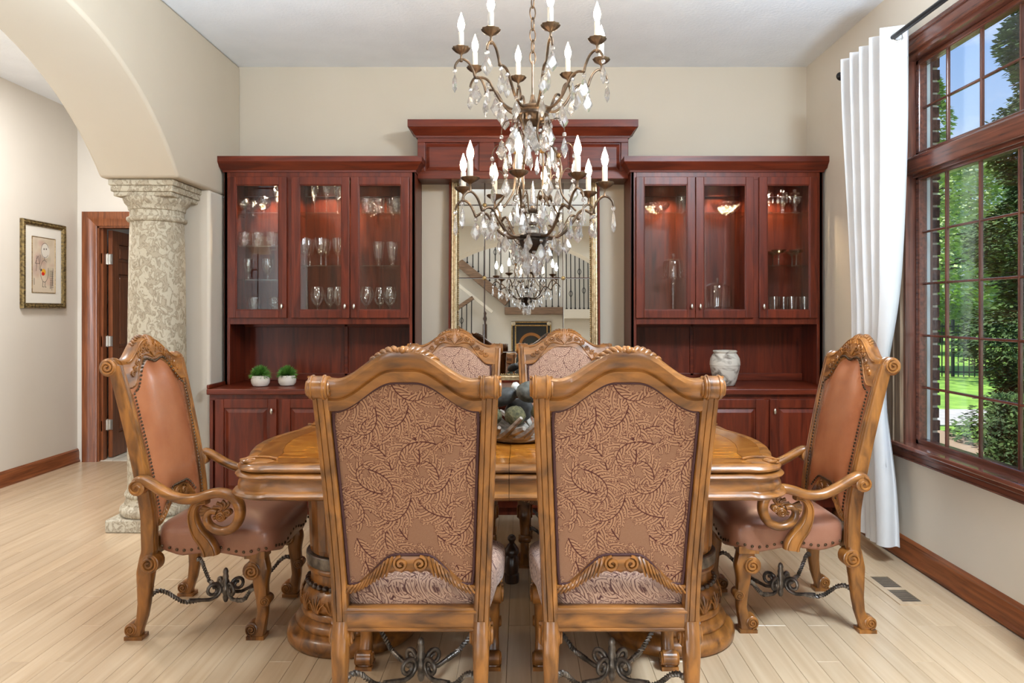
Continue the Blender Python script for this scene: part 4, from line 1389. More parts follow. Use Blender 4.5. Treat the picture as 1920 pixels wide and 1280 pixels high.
def make_art():
    c = Canvas(200, 240, (.05, .045, .035))
    c.blob((100, 110), 92, 110, (.16, .09, .03), .8, 30)
    c.line([(100 + 72 * math.cos(a), 120 + 70 * math.sin(a)) for a in [i * PI / 24 for i in range(-2, 27)]], 9, 9, (.55, .34, .10))
    c.blob((70, 60), 80, 70, (.03, .06, .14), .95, 12)
    c.blob((104, 122), 42, 52, (.10, .12, .10), .95, 8)
    c.blob((95, 105), 26, 34, (.62, .42, .26), .95, 8)
    return new_image('entry_art', c.a)
ep = thing('framed_painting', 'dark old painting in black and gold frame, reflected low in the mirror', 'picture', (.18, -4.08, 1.46))
cor = [(-.39, -.47, 1, 1), (.39, -.47, -1, 1), (.39, .47, -1, -1), (-.39, .47, 1, -1)]
def frame_xz(prof):
    return B().rings([[(x + sx * a, b, z + sz * a) for a, b in prof] for x, z, sx, sz in cor], loop=True)
frame_xz([(0, 0), (0, .03), (.012, .04), (.024, .036), (.024, 0)]).build('outer_frame', gold, ep, smooth=25)
frame_xz([(.022, 0), (.022, .03), (.07, .03), (.07, 0)]).build('frame_band', black, ep, smooth=25)
frame_xz([(.068, 0), (.068, .036), (.09, .03), (.095, 0)]).build('inner_frame', gold, ep, smooth=25)
for x in (-.35, .35):
    for z in (-.43, .43):
        B().ell((x, .035, z), .045, .015, .045, 12, 6).build('corner_ornament', silver, ep)
B().add([(.30, .012, -.38), (-.30, .012, -.38), (-.30, .012, .38), (.30, .012, .38), (.30, .004, -.38), (-.30, .004, -.38), (-.30, .004, .38), (.30, .004, .38)], [(0, 1, 2, 3), (0, 4, 5, 1), (1, 5, 6, 2), (2, 6, 7, 3), (3, 7, 4, 0)]).build('canvas', picture_mat('entry_canvas', make_art(), 1, 1), ep, smooth=0, uv=lambda c: (.5 - c.x / .6, (c.z + .38) / .76))
# ------------------------------------------------------------------ curtain, rod, floor vent
RX, RZ = 1.885, 2.685
rt = thing('curtain_rod', 'black metal curtain rod above the window', 'curtain rod', (RX, 2.3, RZ), absolute=True)
B().tube([(RX, 4.16, RZ), (RX, 2.0, RZ)], .0135, 14).build('rod', black, rt)
B().lathe([(0, 0), (.02, .002), (.026, .012), (.02, .022), (.012, .03), (.012, .05)], n=16, mat=Matrix.Translation((RX, 4.18, RZ)) @ Matrix.Rotation(R(90), 4, 'X')).build('finial', black, rt)
for y in (4.14, 2.03):
    B().tube([(RX, y, RZ), (RX + .05, y, RZ - .012), (XR, y, RZ - .012)], .007, 8).box(XR - .008, XR + .001, y - .02, y + .02, RZ - .05, RZ + .03).build('bracket', black, rt)
cu = thing('curtain', 'long white grommet curtain drawn to the far end of the window', 'curtain', (RX, 3.8, .088), absolute=True)
NU, NV = 150, 46
def cur(u, v):
    """u along the cloth, v down from the top (0) to the hem (1)"""
    y_far = lerp(4.09, 3.96, sstep(0, .55, v)) 
    y_near = 3.54 + .03 * sstep(.15, .5, v) + .085 * math.exp(-((v - .70) / .13) ** 2) 
    folds = 5
    ph = u * folds * 2 * PI + .35 * math.sin(2.2 * v + 1)
    amp = lerp(.058, .046, v) * (1 - .45 * math.exp(-((v - .68) / .16) ** 2))
    y = lerp(y_far, y_near, u) + .016 * math.sin(2 * ph + 2.5 * v) * (.3 + v)
    x = RX + amp * math.cos(ph) + .012 * math.sin(7 * u + 5 * v) * v - .012 * math.exp(-((v - .8) / .2) ** 2)
    z = 2.735 - v * 2.645 + .006 * math.sin(9 * u)
    return (x, y, z)
m = B()
vs, fs = [], []
for layer in (0, .0035):
    for i in range(NU + 1):
        for j in range(NV + 1):
            p = cur(i / NU, j / NV)
            vs.append((p[0] + layer, p[1], p[2]))
n2 = (NU + 1) * (NV + 1)
for i in range(NU):
    for j in range(NV):
        a = i * (NV + 1) + j
        fs += [(a, a + 1, a + NV + 2, a + NV + 1), (n2 + a, n2 + a + NV + 1, n2 + a + NV + 2, n2 + a + 1)]
for i in range(NU):
    for j in (0, NV):
        a = i * (NV + 1) + j
        fs.append((a, a + NV + 1, n2 + a + NV + 1, n2 + a))
m.add(vs, fs).build('cloth', curtm, cu, smooth=80)
for k in range(10):
    u = (k + .5) / 10
    p = cur(u, .017)
    a = cur(u + .004, .017)
    d = Vector((a[0] - p[0], a[1] - p[1], 0)).normalized()
    nrm = Vector((-d.y, d.x, 0))
    g = B()
    ring = [Vector((p[0], p[1], RZ)) + (d * math.cos(t) + Vector((0, 0, 1)) * math.sin(t)) * .023 for t in [2 * PI * i / 20 for i in range(20)]]
    g.tube(ring, .0055, 8, loop=True, cap=False)
    g.build('grommet', nickel, cu)
c2 = copy_thing(cu, (RX, 2.53, .088), 0, 'matching white curtain at the near end of the window, reflected in the cabinet glass')
c2.scale = (1, -.62, 1)
c2.location.y = 2.36
vt_ = thing('floor_vent', 'wooden floor register with dark slots beside the window wall', 'vent', (1.735, 3.28, 0), absolute=True)
f = B()
X0, X1, Y0, Y1 = 1.665, 1.805, 3.10, 3.46
f.box(X0, X0 + .028, Y0, Y1, 0, .004).box(X1 - .028, X1, Y0, Y1, 0, .004)
for y0, y1 in ((Y0, Y0 + .03), (3.268, 3.292), (Y1 - .03, Y1)):
    f.box(X0 + .0281, X1 - .0281, y0, y1, 0, .004)
f.build('frame', plankm, vt_, smooth=0)
B().box(X0 + .02, X1 - .02, Y0 + .02, Y1 - .02, 0, .0006).build('opening', plain('vent_shadow', (.015, .013, .012), .8), vt_, smooth=0)  # dark sheet laid under the slats for the shade in the slots
for k in range(22):
    y = 3.136 + k * .0136
    if abs(y - 3.28) < .014:
        continue
    B().box(X0 + .026, X1 - .026, y, y + .0022, .0004, .001).build('slat', plankm, vt_, smooth=0)

# ------------------------------------------------------------------ dining table
tx, ty = -.045, 2.92
HXL, HYL = .858, .485       # half length to the start of the corner, half depth
tt = thing('dining_table', 'long carved honey wood dining table with two round pedestals', 'table', (tx, ty, 0))
def half_outline(off=0.0, bulge=0.0):
    """right half (x >= 0) of the table edge, from front middle to back middle, pushed out by off"""
    P = []
    def at(x, y, nx, ny, b=0):
        L = math.hypot(nx, ny)
        P.append((x + nx / L * (off + b), y + ny / L * (off + b)))
    at(.0008, -HYL, 0, -1)
    at(.30, -HYL - .004, 0, -1)
    at(.62, -HYL - .002, 0, -1)
    at(HXL - .02, -HYL + .004, 0, -1)
    # scalloped corner block
    for t in (0, .12, .25, .38, .5, .62, .75, .88, 1):
        a = R(-90 + 90 * t * .92)
        at(HXL + .115 * math.cos(a), -HYL + .135 + .13 * math.sin(a), math.cos(a), math.sin(a), bulge)
    # bowed end
    for t in (.08, .2, .35, .5, .65, .8, .92):
        y = lerp(-HYL + .16, HYL - .16, t)
        x = HXL + .100 + .075 * (1 - (y / (HYL - .16)) ** 2)
        at(x, y, 1, .15 * y)
    for t in (0, .12, .25, .38, .5, .62, .75, .88, 1):
        a = R(90 - 90 * (1 - t) * .92)
        at(HXL + .115 * math.cos(a), HYL - .135 + .13 * math.sin(a), math.cos(a), math.sin(a), bulge)
    at(HXL - .02, HYL - .004, 0, 1)
    at(.62, HYL + .002, 0, 1)
    at(.30, HYL + .004, 0, 1)
    at(.0008, HYL, 0, 1)
    return [(max(x, .0008), y) for x, y in P]
EDGE = [(.757, -.045, 0), (.760, -.030, 0), (.7595, -.018, .001), (.757, -.008, .003), (.751, -.001, .005), (.743, .003, .006), (.736, .001, .006), (.7325, -.010, .002), (.7315, -.012, 0), (.729, -.007, .002), (.724, .004, .006), (.717, .009, .009), (.711, .007, .007), (.708, -.001, .002), (.700, -.003, .003), (.688, -.002, .009), (.676, -.002, .011), (.668, .001, .006), (.665, .005, .003), (.660, .013, .008), (.652, .017, .010), (.644, .013, .007), (.638, .003, .002), (.634, -.02, 0)]
rim_m = honey['x']
for sx in (1, -1):
    m = B()
    m.rings([[(sx * x, y, z) for x, y in half_outline(o, b)] for z, o, b in EDGE])
    m.build('table_half', rim_m, tt, smooth=32)
    # veneered field and its border band, let into the top
    m = B()
    m.rings([[(sx * x, y, z) for x, y in half_outline(o)] for z, o in ((.7565, -.042), (.7602, -.042), (.7602, -.125), (.7565, -.125))], loop=True)
    m.build('border_band', band, tt, smooth=0)
    m = B()
    m.rings([[(sx * x, y, z) for x, y in half_outline(o)] for z, o in ((.7565, -.127), (.7602, -.127))])
    m.build('veneer_field', veneer, tt, smooth=0)
    # shell scroll on each corner
    for sy in (1, -1):
        cxx, cyy = sx * (HXL + .02), sy * (HYL - .06)
        q = B()
        q.ell((cxx + sx * .02, cyy - sy * .012, .7585), .062, .04, .008, 20, 6)
        q.spiral((cxx + sx * .04, cyy + sy * .0, .765), .026, (sx, 0, 0), (0, sy, 0), 1.4, 1, .0045)
        q.tube(smooth_path([(cxx - sx * .045, cyy - sy * .03, .764), (cxx, cyy - sy * .05, .766), (cxx + sx * .05, cyy - sy * .05, .765), (cxx + sx * .085, cyy - sy * .02, .762)], 5), .005, 6)
        q.build('corner_shell', honey['x'], tt, smooth=50)
B().box(-.80, .80, -.38, .38, .622, .640).build('apron_underside', darkwood, tt, smooth=0)
def hexr(r, a):
    return r
for sx in (1, -1):
    px, py = sx * .64, -.052
    m = B()
    # square-ish faceted shaft with recessed flutes
    n = 48
    rr_ = []
    for z, r in ((.335, .150), (.345, .168), (.36, .172), (.60, .180), (.628, .182), (.636, .182)):
        ring = []
        for j in range(n):
            a = 2 * PI * j / n
            fl_ = .0 if z < .35 else (.016 if (j % 4) in (0,) else .0)
            q = r - fl_
            ring.append((px + q * math.cos(a), py + q * math.sin(a), z))
        rr_.append(ring)
    m.rings(rr_)
    m.build('pedestal_shaft', honey['z'], tt, smooth=20)
    B().lathe([(.176, .296), (.184, .298), (.186, .31), (.186, .338), (.182, .342), (.17, .342)], (px, py, 0), 48).build('metal_band', iron, tt, smooth=40)
    B().lathe([(.15, .30), (.178, .296), (.184, .288), (.182, .278), (.172, .272), (.168, .268), (.168, .235), (.174, .232)], (px, py, 0), 48).build('collar', honey['z'], tt, smooth=40)
    q = B()
    for j in range(38):
        a = 2 * PI * j / 38
        q.ell((px + .178 * math.cos(a), py + .178 * math.sin(a), .226), .0135, .0135, .011, 10, 6)
    q.build('bead_ring', darkwood, tt)
    B().lathe([(.165, .236), (.172, .222), (.17, .216), (.185, .205), (.199, .18), (.202, .16), (.196, .14), (.188, .132)], (px, py, 0), 48).build('bulb', honey['z'], tt, smooth=50)
    q = B()
    for j in range(18):
        a = 2 * PI * j / 18
        for da, tz in ((-.13, .1), (-.06, .5), (0, 1), (.06, .5), (.13, .1)):
            pts = []
            for k in range(6):
                u = k / 5
                zz = .140 + .062 * u * (.65 + .35 * tz)
                rad = .205 - .9 * (zz - .166) ** 2 * 12 * .6 + .002
                aa = a + da * (.3 + .9 * u) * (1 if k < 4 else 1.25)
                pts.append((px + rad * math.cos(aa), py + rad * math.sin(aa), zz))
            q.tube(pts, lambda u: .0048 * (1 - .45 * u), 5)
    q.build('acanthus_carving', honey['z'], tt, smooth=60)
    B().lathe([(.18, .138), (.196, .134), (.204, .124), (.204, .112), (.196, .104), (.2, .1), (.218, .094), (.226, .082), (.226, .072), (.222, .066), (.236, .060), (.25, .052), (.258, .040), (.26, .026), (.258, .008), (.25, 0)], (px, py, 0), 64).build('base', honey['y'], tt, smooth=40)
q = B().lathe([(.02, 0), (.034, 0), (.036, .01), (.036, .04), (.03, .045), (.032, .05), (.034, .08), (.034, .12), (.026, .13), (.034, .135), (.036, .145), (.034, .16), (.026, .168), (.02, .178), (.012, .186), (.014, .195), (.02, .203), (.02, .214), (.012, .224), (0, .228)], (-.005, .45, 0), 20)
q.build('centre_support', darkwood, tt, smooth=40)

# ------------------------------------------------------------------ dining chairs
def yb(z):
    t = max(0, (z - .48) / .60)
    return -.240 - .118 * t ** 1.25
def zhi(x):
    a = abs(x)
    return 1.098 + .086 * sstep(.200, .026, a) + .004 * sstep(.19, .235, a)
def zlo(x):
    a = abs(x)
    return 1.000 + .086 * sstep(.200, .03, a)
def zlo_front(x):
    a = abs(x)
    return .985 + .120 * sstep(.195, .065, a) - .013 * sstep(.055, 0, a)
def zbot(x):
    a = abs(x)
    return .462 + .092 * sstep(.180, .048, a)
def half_w(z):
    return lerp(.192, .222, (z - .40) / .68)
def panel_mesh(top, side, bulge, off, nx=28, nz=30):
    """upholstered panel between the stiles; side = -1 back face, +1 front face"""
    vs, fs = [], []
    for layer in (0, 1):
        for i in range(nx + 1):
            u = -1 + 2 * i / nx
            for j in range(nz + 1):
                v = j / nz
                x0 = u * .205
                z = lerp(zbot(x0) - .002, top(x0) + .002, v)
                x = u * (half_w(z) - .001)
                b = bulge * (1 - abs(u) ** 3.5) * (1 - abs(2 * v - 1) ** 5) if layer == 0 else -.006
                vs.append((x, yb(z) + side * (off + b), z))
    n2 = (nx + 1) * (nz + 1)
    for i in range(nx):
        for j in range(nz):
            a = i * (nz + 1) + j
            fs += [(a, a + 1, a + nz + 2, a + nz + 1), (n2 + a, n2 + a + nz + 1, n2 + a + nz + 2, n2 + a + 1)]
    for i in range(nx):
        for j in (0, nz):
            a = i * (nz + 1) + j
            fs.append((a, a + nz + 1, n2 + a + nz + 1, n2 + a))
    for j in range(nz):
        for i in (0, nx):
            a = i * (nz + 1) + j
            fs.append((a, a + 1, n2 + a + 1, n2 + a))
    return B().add(vs, fs)
def welt(top, side, off, r=.0045):
    pts = []
    for i in range(33):
        x = lerp(-.200, .200, i / 32)
        pts.append((x / .205 * half_w(top(x)) * .985, top(x)))
    for i in range(1, 14):
        z = lerp(top(.205), zbot(.205), i / 14)
        pts.append((half_w(z) * .975, z))
    for i in range(33):
        x = lerp(.200, -.200, i / 32)
        pts.append((x / .205 * half_w(zbot(x)) * .985, zbot(x)))
    for i in range(1, 14):
        z = lerp(zbot(.205), top(.205), i / 14)
        pts.append((-half_w(z) * .975, z))
    return B().tube([(x, yb(z) + side * off, z) for x, z in pts], r, 7, loop=True, cap=False)

def rrect(w, d, c=.25, groove=0):
    """rounded rectangle section with shallow grooves near the corners"""
    q = min(w, d) * c
    a, b = w / 2, d / 2
    pts = []
    for sx, sy, t0 in ((1, 1, 0), (-1, 1, 90), (-1, -1, 180), (1, -1, 270)):
        for t in (0, 45, 90):
            r = R(t0 + t)
            pts.append((sx * (a - q) + q * math.cos(r), sy * (b - q) + q * math.sin(r)))
    if groove:
        # bead lines on the two broad faces (y = +b and y = -b)
        out = []
        for i, p in enumerate(pts):
            out.append(p)
            if i == 2:
                out += [(a * .42, b), (a * .36, b - groove), (a * .30, b), (-a * .30, b), (-a * .36, b - groove), (-a * .42, b)]
            if i == 8:
                out += [(-a * .42, -b), (-a * .36, -b + groove), (-a * .30, -b), (a * .30, -b), (a * .36, -b + groove), (a * .42, -b)]
        pts = out
    return pts

def interp(tab, z):
    """rows (z, ...) sorted by falling z"""
    for a, b in zip(tab, tab[1:]):
        if b[0] <= z <= a[0]:
            t = (z - b[0]) / (a[0] - b[0])
            t = t * t * (3 - 2 * t) * .5 + t * .5
            return [lerp(b[k], a[k], t) for k in range(1, len(a))]
    return list(tab[-1][1:] if z < tab[-1][0] else tab[0][1:])

FRONT = [(.352, 0, .066, .058), (.315, .006, .072, .058), (.27, .014, .074, .057), (.21, .014, .056, .05), (.15, .020, .047, .045), (.10, .022, .042, .042), (.06, .014, .046, .045), (.03, .004, .056, .05), (.014, .0, .06, .052)]
REAR = [(.352, 0, .052, .048), (.31, -.004, .064, .050), (.26, -.012, .066, .049), (.2, -.015, .056, .045), (.14, -.018, .047, .041), (.09, -.024, .042, .039), (.055, -.036, .044, .040), (.03, -.048, .05, .043), (.014, -.052, .054, .045)]
def leg_mb(x, y, tab, front):
    m = B()
    path, secs = [], []
    for i in range(25):
        z = lerp(.352, .014, i / 24)
        yo, d, w = interp(tab, z)
        path.append((x, y + yo, z))
        secs.append(rrect(w, d, .28, .0))
    m.sweep(path, secs, (1, 0, 0), (0, 1, 0))
    if front:
        m.volute((x, y - .014, .272), .036, .066, sg=-1, a0=PI / 2)
        m.volute((x, y + .036, .150), .021, .054, sg=1, a0=PI / 2)
        m.volute((x, y - .016, .040), .026, .056, sg=-1, a0=-PI / 2)
        m.box(x - .030, x + .030, y - .036, y + .034, 0, .014)
        m.box(x - .036, x + .036, y - .040, y + .040, .322, .350)
    else:
        m.volute((x, y + .012, .300), .037, .058, sg=-1, a0=PI / 2)
        m.volute((x, y - .062, .040), .025, .050, sg=-1, a0=-PI / 2)
        m.box(x - .027, x + .027, y - .086, y - .016, 0, .014)
    return m

def stretcher_mb(fx, fy, rx, ry):
    """twisted iron ropes from the four legs meeting in a knot of scrolls"""
    m = B()
    c = Vector((0, (fy + ry) / 2, .105))
    for x, y, z0 in ((fx, fy, .185), (-fx, fy, .185), (rx, ry, .175), (-rx, ry, .175)):
        d = Vector((x, y, 0)) - Vector((0, c.y, 0))
        pts = smooth_path([(x, y, z0 - .03), Vector((0, c.y, 0)) + d * .90 + Vector((0, 0, z0 - .004)), Vector((0, c.y, 0)) + d * .78 + Vector((0, 0, z0 - .012)), Vector((0, c.y, 0)) + d * .55 + Vector((0, 0, z0 - .072)), Vector((0, c.y, 0)) + d * .36 + Vector((0, 0, .092))], 9)
        m.tube(pts, .0083, 9, lobes=3, twist=170)
        e = d.normalized()
        # plain end, then the scroll
        q0 = Vector((0, c.y, 0)) + d * .37 + Vector((0, 0, .093))
        sc = Vector((0, c.y, .118)) + e * .052
        pts = [q0, Vector((0, c.y, .082)) + e * (d.length * .22)]
        for i in range(22):
            t = i / 21
            a = -PI / 2 - t * 1.55 * 2 * PI
            r = .034 * (1 - .72 * t)
            pts.append(sc + e * (-math.sin(0) + math.cos(a) * r) + Vector((0, 0, math.sin(a) * r)))
        m.tube(pts, lambda u: .0078 - .001 * u, 8)
        m.tube([q0 + (q0 - pts[1]).normalized() * .035, q0 - (q0 - pts[1]).normalized() * .01], .0092, 8)
    m.lathe([(.006, .055), (.010, .062), (.013, .075), (.010, .085), (.016, .10), (.018, .115), (.012, .13), (.016, .14), (.011, .152), (.013, .162), (.010, .175), (.012, .183), (.008, .196), (0, .202)], (0, c.y, 0), 14)
    return m

def stile_mb(sx):
    m = B()
    path, secs = [], []
    for i in range(30):
        z = lerp(.345, 1.082, i / 29)
        xc = sx * (half_w(z) + .024)
        path.append((xc, yb(z), z))
        secs.append(rrect(.049, .054 if z < .55 else lerp(.054, .046, (z - .55) / .53), .2, .0035))
    m.sweep(path, secs, (1, 0, 0), (0, 1, 0))
    z = 1.078
    xc = sx * (half_w(z) + .024)
    m.volute((xc, yb(z) - .018, z - .004), .033, .055, sg=-1, a0=PI / 2)
    for t in (-.3, .3):
        ring = [(xc + t * .055, yb(z) - .018 + .0335 * math.cos(a), z - .004 + .0335 * math.sin(a)) for a in [2 * PI * k / 20 for k in range(20)]]
        m.tube(ring, .0035, 6, loop=True, cap=False)
    return m

def crest_mb():
    m = B()
    rr_ = []
    n = 48
    for i in range(n + 1):
        x = lerp(-.236, .236, i / n)
        lo, hi = min(zlo(x), zhi(x) - .05), zhi(x)
        sec = []
        for t, d in ((0, -.015), (.06, -.021), (.34, -.021), (.40, -.014), (.46, -.019), (.62, -.029), (.80, -.034), (.93, -.028), (1, -.012), (1.0, .010), (.94, .020), (.82, .024), (.30, .022), (.06, .024), (0, .016)):
            z = lerp(lo if d < 0 else min(lo, zlo_front(x)), hi, t)
            sec.append((x, yb(z) + d, z))
        rr_.append(sec)
    return m.rings(rr_)
def crest_front_carving():
    m = B()
    for sx in (1, -1):
        for x, r, sg in ((.030, .020, 1), (.072, .017, -1), (.104, .014, 1), (.132, .013, -1), (.158, .012, 1), (.181, .013, -1)):
            z = lerp(zlo_front(x), zhi(x), .50)
            c = (sx * x, yb(z) + .024, z)
            m.spiral(c, r, (sx, 0, 0), (0, -.18, 1), 1.5, sg, .0042, a0=(PI if sg > 0 else 0))
            for k in range(3):
                a = .7 + k * .8
                p = Vector(c)
                q = p + Vector((sx * r * 1.5 * math.cos(a), 0, (1 if sg > 0 else -1) * r * 1.35 * math.sin(a)))
                m.tube([p + (q - p) * .55, q], lambda u: .0042 * (1 - .5 * u), 5)
        for k in range(4):
            a = .10 + k * .24
            z0 = zlo_front(0) + .014
            pts = [(sx * u * .055 * math.sin(a), yb(z0 + u * .085 * math.cos(a)) + .026 - .01 * u * u, z0 + u * .085 * math.cos(a)) for u in (0, .25, .5, .75, 1)]
            m.tube(pts, lambda u: .0035 + .0025 * u, 6)
        pts = []
        for i in range(24):
            x = lerp(.01, .205, i / 23)
            z = zhi(x) - .010
            pts.append((sx * x, yb(z) + .022, z))
        m.tube(pts, .0032, 6)
        pts = [(sx * x, yb(zlo_front(x) + .008) + .024, zlo_front(x) + .008) for x in [lerp(.005, .2, i / 23) for i in range(24)]]
        m.tube(pts, .0030, 6)
    return m
def crest_garland():
    """leaf garland lying over the top of the crest"""
    m = B()
    for sx in (1, -1):
        for k in range(5):
            x = .020 + k * .0150
            z = zhi(x) + .003
            sl = (zhi(x + .004) - zhi(x - .004)) / .008
            a = Vector((sx * (x - .006), yb(z) - .024, z - .012))
            b = Vector((sx * (x + .020), yb(z) + .010, z - .003 + .02 * sl))
            mid = (a + b) / 2 + Vector((0, 0, .006))
            m.tube(smooth_path([a, mid, b], 4), lambda u: .002 + .0078 * math.sin(PI * min(1, u * .9 + .08)) * (1 - k * .11), 7)
        m.ell((sx * .011, yb(1.18) - .012, 1.181), .011, .02, .010, 10, 6)
    m.ell((0, yb(1.18) - .02, 1.183), .010, .018, .012, 10, 6)
    return m
def apron_mb():
    """carved shell strip closing the bottom of the back"""
    m = B()
    rr_ = []
    n = 40
    for i in range(n + 1):
        x = lerp(-.197, .197, i / n)
        h = .018 + .038 * sstep(.195, .05, abs(x)) + .0035 * math.cos(x * 210)
        zb_ = zbot(x)
        sec = []
        for t, d in ((1.05, -.012), (.8, -.022), (.2, -.020), (0, -.010), (0, .012), (.3, .022), (1.05, .018)):
            z = zb_ - h + h * t
            sec.append((x, yb(z) + d, z))
        rr_.append(sec)
    m.rings(rr_)
    return m
def apron_carving(side):
    m = B()
    for sx in (1, -1):
        zc = zbot(.02) - .026
        m.spiral((sx * .029, yb(zc) + side * .024, zc), .023, (sx, 0, 0), (0, 0, 1), 1.6, -1, .0052, a0=PI * .5)
        for k in range(11):
            x = .060 + k * .0122
            zt = zbot(x) - .002
            h = .018 + .038 * sstep(.195, .05, abs(x))
            pts = [(sx * (x - .006), yb(zt) + side * .019, zt), (sx * (x + .002), yb(zt) + side * .025, zt - h * .45), (sx * (x + .013), yb(zt) + side * .021, zt - h * 1.0 - .004)]
            m.tube(smooth_path(pts, 3), lambda u: .0048 - .002 * abs(u - .4), 5)
    return m
def seat_mb(w0=.215, w1=.255, y0=-.225, y1=.262, n=56):
    m = B()
    rr_ = []
    for z, s, k in ((.338, .985, 0), (.346, 1.0, 0), (.37, 1.012, 0), (.41, 1.015, 0), (.428, 1.005, 0), (.437, .975, 0), (.452, .88, 0), (.470, .66, 0), (.481, .40, 0), (.485, .15, 0)):
        ring = []
        for j in range(n):
            a = 2 * PI * j / n
            e = .30
            ca, sa = math.cos(a), math.sin(a)
            u = math.copysign(abs(ca) ** e, ca)
            v = math.copysign(abs(sa) ** e, sa)
            w = lerp(w0, w1, (v + 1) / 2)
            x = u * w * s
            y = lerp(y0, y1, .5) + v * (y1 - y0) / 2 * s
            zz = z
            if z < .36:      # scalloped lower edge
                zz = z + .010 * math.cos(v * 2 * PI) * abs(u) ** 8 + .012 * math.cos(u * 2 * PI) * max(0, v) ** 8
            ring.append((x, y, zz))
        rr_.append(ring)
    return m.rings(rr_)
def seat_nails():
    m = B()
    for sx in (1, -1):
        for k in range(15):
            y = lerp(-.19, .235, k / 14)
            v = (y - .0185) / .2435
            w = lerp(.215, .255, (v + 1) / 2) * 1.010
            m.ell((sx * w, y, .360 + .010 * math.cos(v * 2 * PI)), .004, .0062, .0062, 8, 5)
    for k in range(14):
        x = lerp(-.225, .225, k / 13)
        m.ell((x, .262 + .002, .360 + .012 * math.cos(x / .25 * 2 * PI)), .0062, .004, .0062, 8, 5)
    return m
def back_nails():
    m = B()
    for i in range(34):
        x = lerp(-.19, .19, i / 33)
        z = zlo_front(x) - .009
        m.ell((x, yb(z) + .028, z), .0055, .004, .0055, 7, 4)
        z = zbot(x) + .012
        if abs(x) < .13:
            m.ell((x, yb(z) + .028, z), .0055, .004, .0055, 7, 4)
    for i in range(36):
        z = lerp(zbot(.2) + .02, zlo_front(.2) - .02, i / 35)
        for sx in (-1, 1):
            m.ell((sx * (half_w(z) - .009), yb(z) + .026, z), .0055, .004, .0055, 7, 4)
    return m
def arm_mb(sx):
    X = sx * .268
    P = [(-.258, .606), (-.262, .628), (-.238, .640), (-.20, .622), (-.15, .592), (-.09, .568), (-.03, .568), (.02, .584), (.065, .592), (.108, .580), (.138, .548), (.143, .505), (.124, .464), (.088, .444), (.05, .446), (.02, .468), (.012, .498), (.028, .518), (.05, .514)]
    pts = smooth_path([(X + sx * .012 * math.sin(PI * i / 18), y, z) for i, (y, z) in enumerate(P)], 5)
    n = len(pts)
    rr_ = []
    for i, p in enumerate(pts):
        a, b = pts[max(i - 1, 0)], pts[min(i + 1, n - 1)]
        d = (b - a).normalized()
        nrm = Vector((0, -d.z, d.y))
        t = i / (n - 1)
        w = .050 * (1 - .25 * sstep(.55, 1, t))
        h = (.036 if t < .55 else lerp(.040, .020, (t - .55) / .45))
        rr_.append([p + Vector((1, 0, 0)) * u + nrm * v for u, v in rrect(w, h, .42)])
    m = B().rings(rr_)
    m.volute((X, -.252, .612), .031, .056, sg=1, a0=PI * .5, turns=1.3)
    return m
def arm_carving(sx):
    X = sx * .268
    m = B()
    for k in range(6):
        a = R(70 + 28 * k)
        c = Vector((X, .075, .512))
        p = c + Vector((0, .045 * math.cos(a), .045 * math.sin(a)))
        q = c + Vector((0, .012 * math.cos(a), .012 * math.sin(a)))
        m.tube(smooth_path([p, (p + q) / 2 + Vector((0, .010, .004)), q], 4), lambda u: .008 * (1 - .5 * u), 7)
    m.volute((X, .068, .498), .019, .036, sg=1)
    m.volute((X, .092, .512), .014, .032, sg=-1)
    for k in range(4):
        a = R(150 + 20 * k)
        m.tube([(X, .035, .520), (X, .035 + .05 * math.cos(a), .520 + .04 * math.sin(a) - .008)], lambda u: .005 + .005 * u, 6)
    return m
def support_mb(sx):
    X = sx * .266
    P = [(.012, .560), (-.022, .552), (-.042, .520), (-.042, .478), (-.024, .432), (.004, .396), (.020, .366), (.024, .345)]
    pts = smooth_path([(X - sx * .006 * i / 7, y, z) for i, (y, z) in enumerate(P)], 5)
    n = len(pts)
    rr_ = []
    for i, p in enumerate(pts):
        a, b = pts[max(i - 1, 0)], pts[min(i + 1, n - 1)]
        d = (b - a).normalized()
        nrm = Vector((0, -d.z, d.y))
        t = i / (n - 1)
        h = lerp(.030, .064, sstep(.1, .9, t))
        rr_.append([p + Vector((1, 0, 0)) * u + nrm * v for u, v in rrect(.044, h, .3, .0)])
    m = B().rings(rr_)
    for o in (-.28, .28):
        line = []
        for i, p in enumerate(pts):
            a, b = pts[max(i - 1, 0)], pts[min(i + 1, n - 1)]
            d = (b - a).normalized()
            nrm = Vector((0, -d.z, d.y))
            h = lerp(.030, .064, sstep(.1, .9, i / (n - 1)))
            line.append(p + nrm * h * o + Vector((sx * .0225, 0, 0)))
        m.tube(line, .0035, 6)
    return m

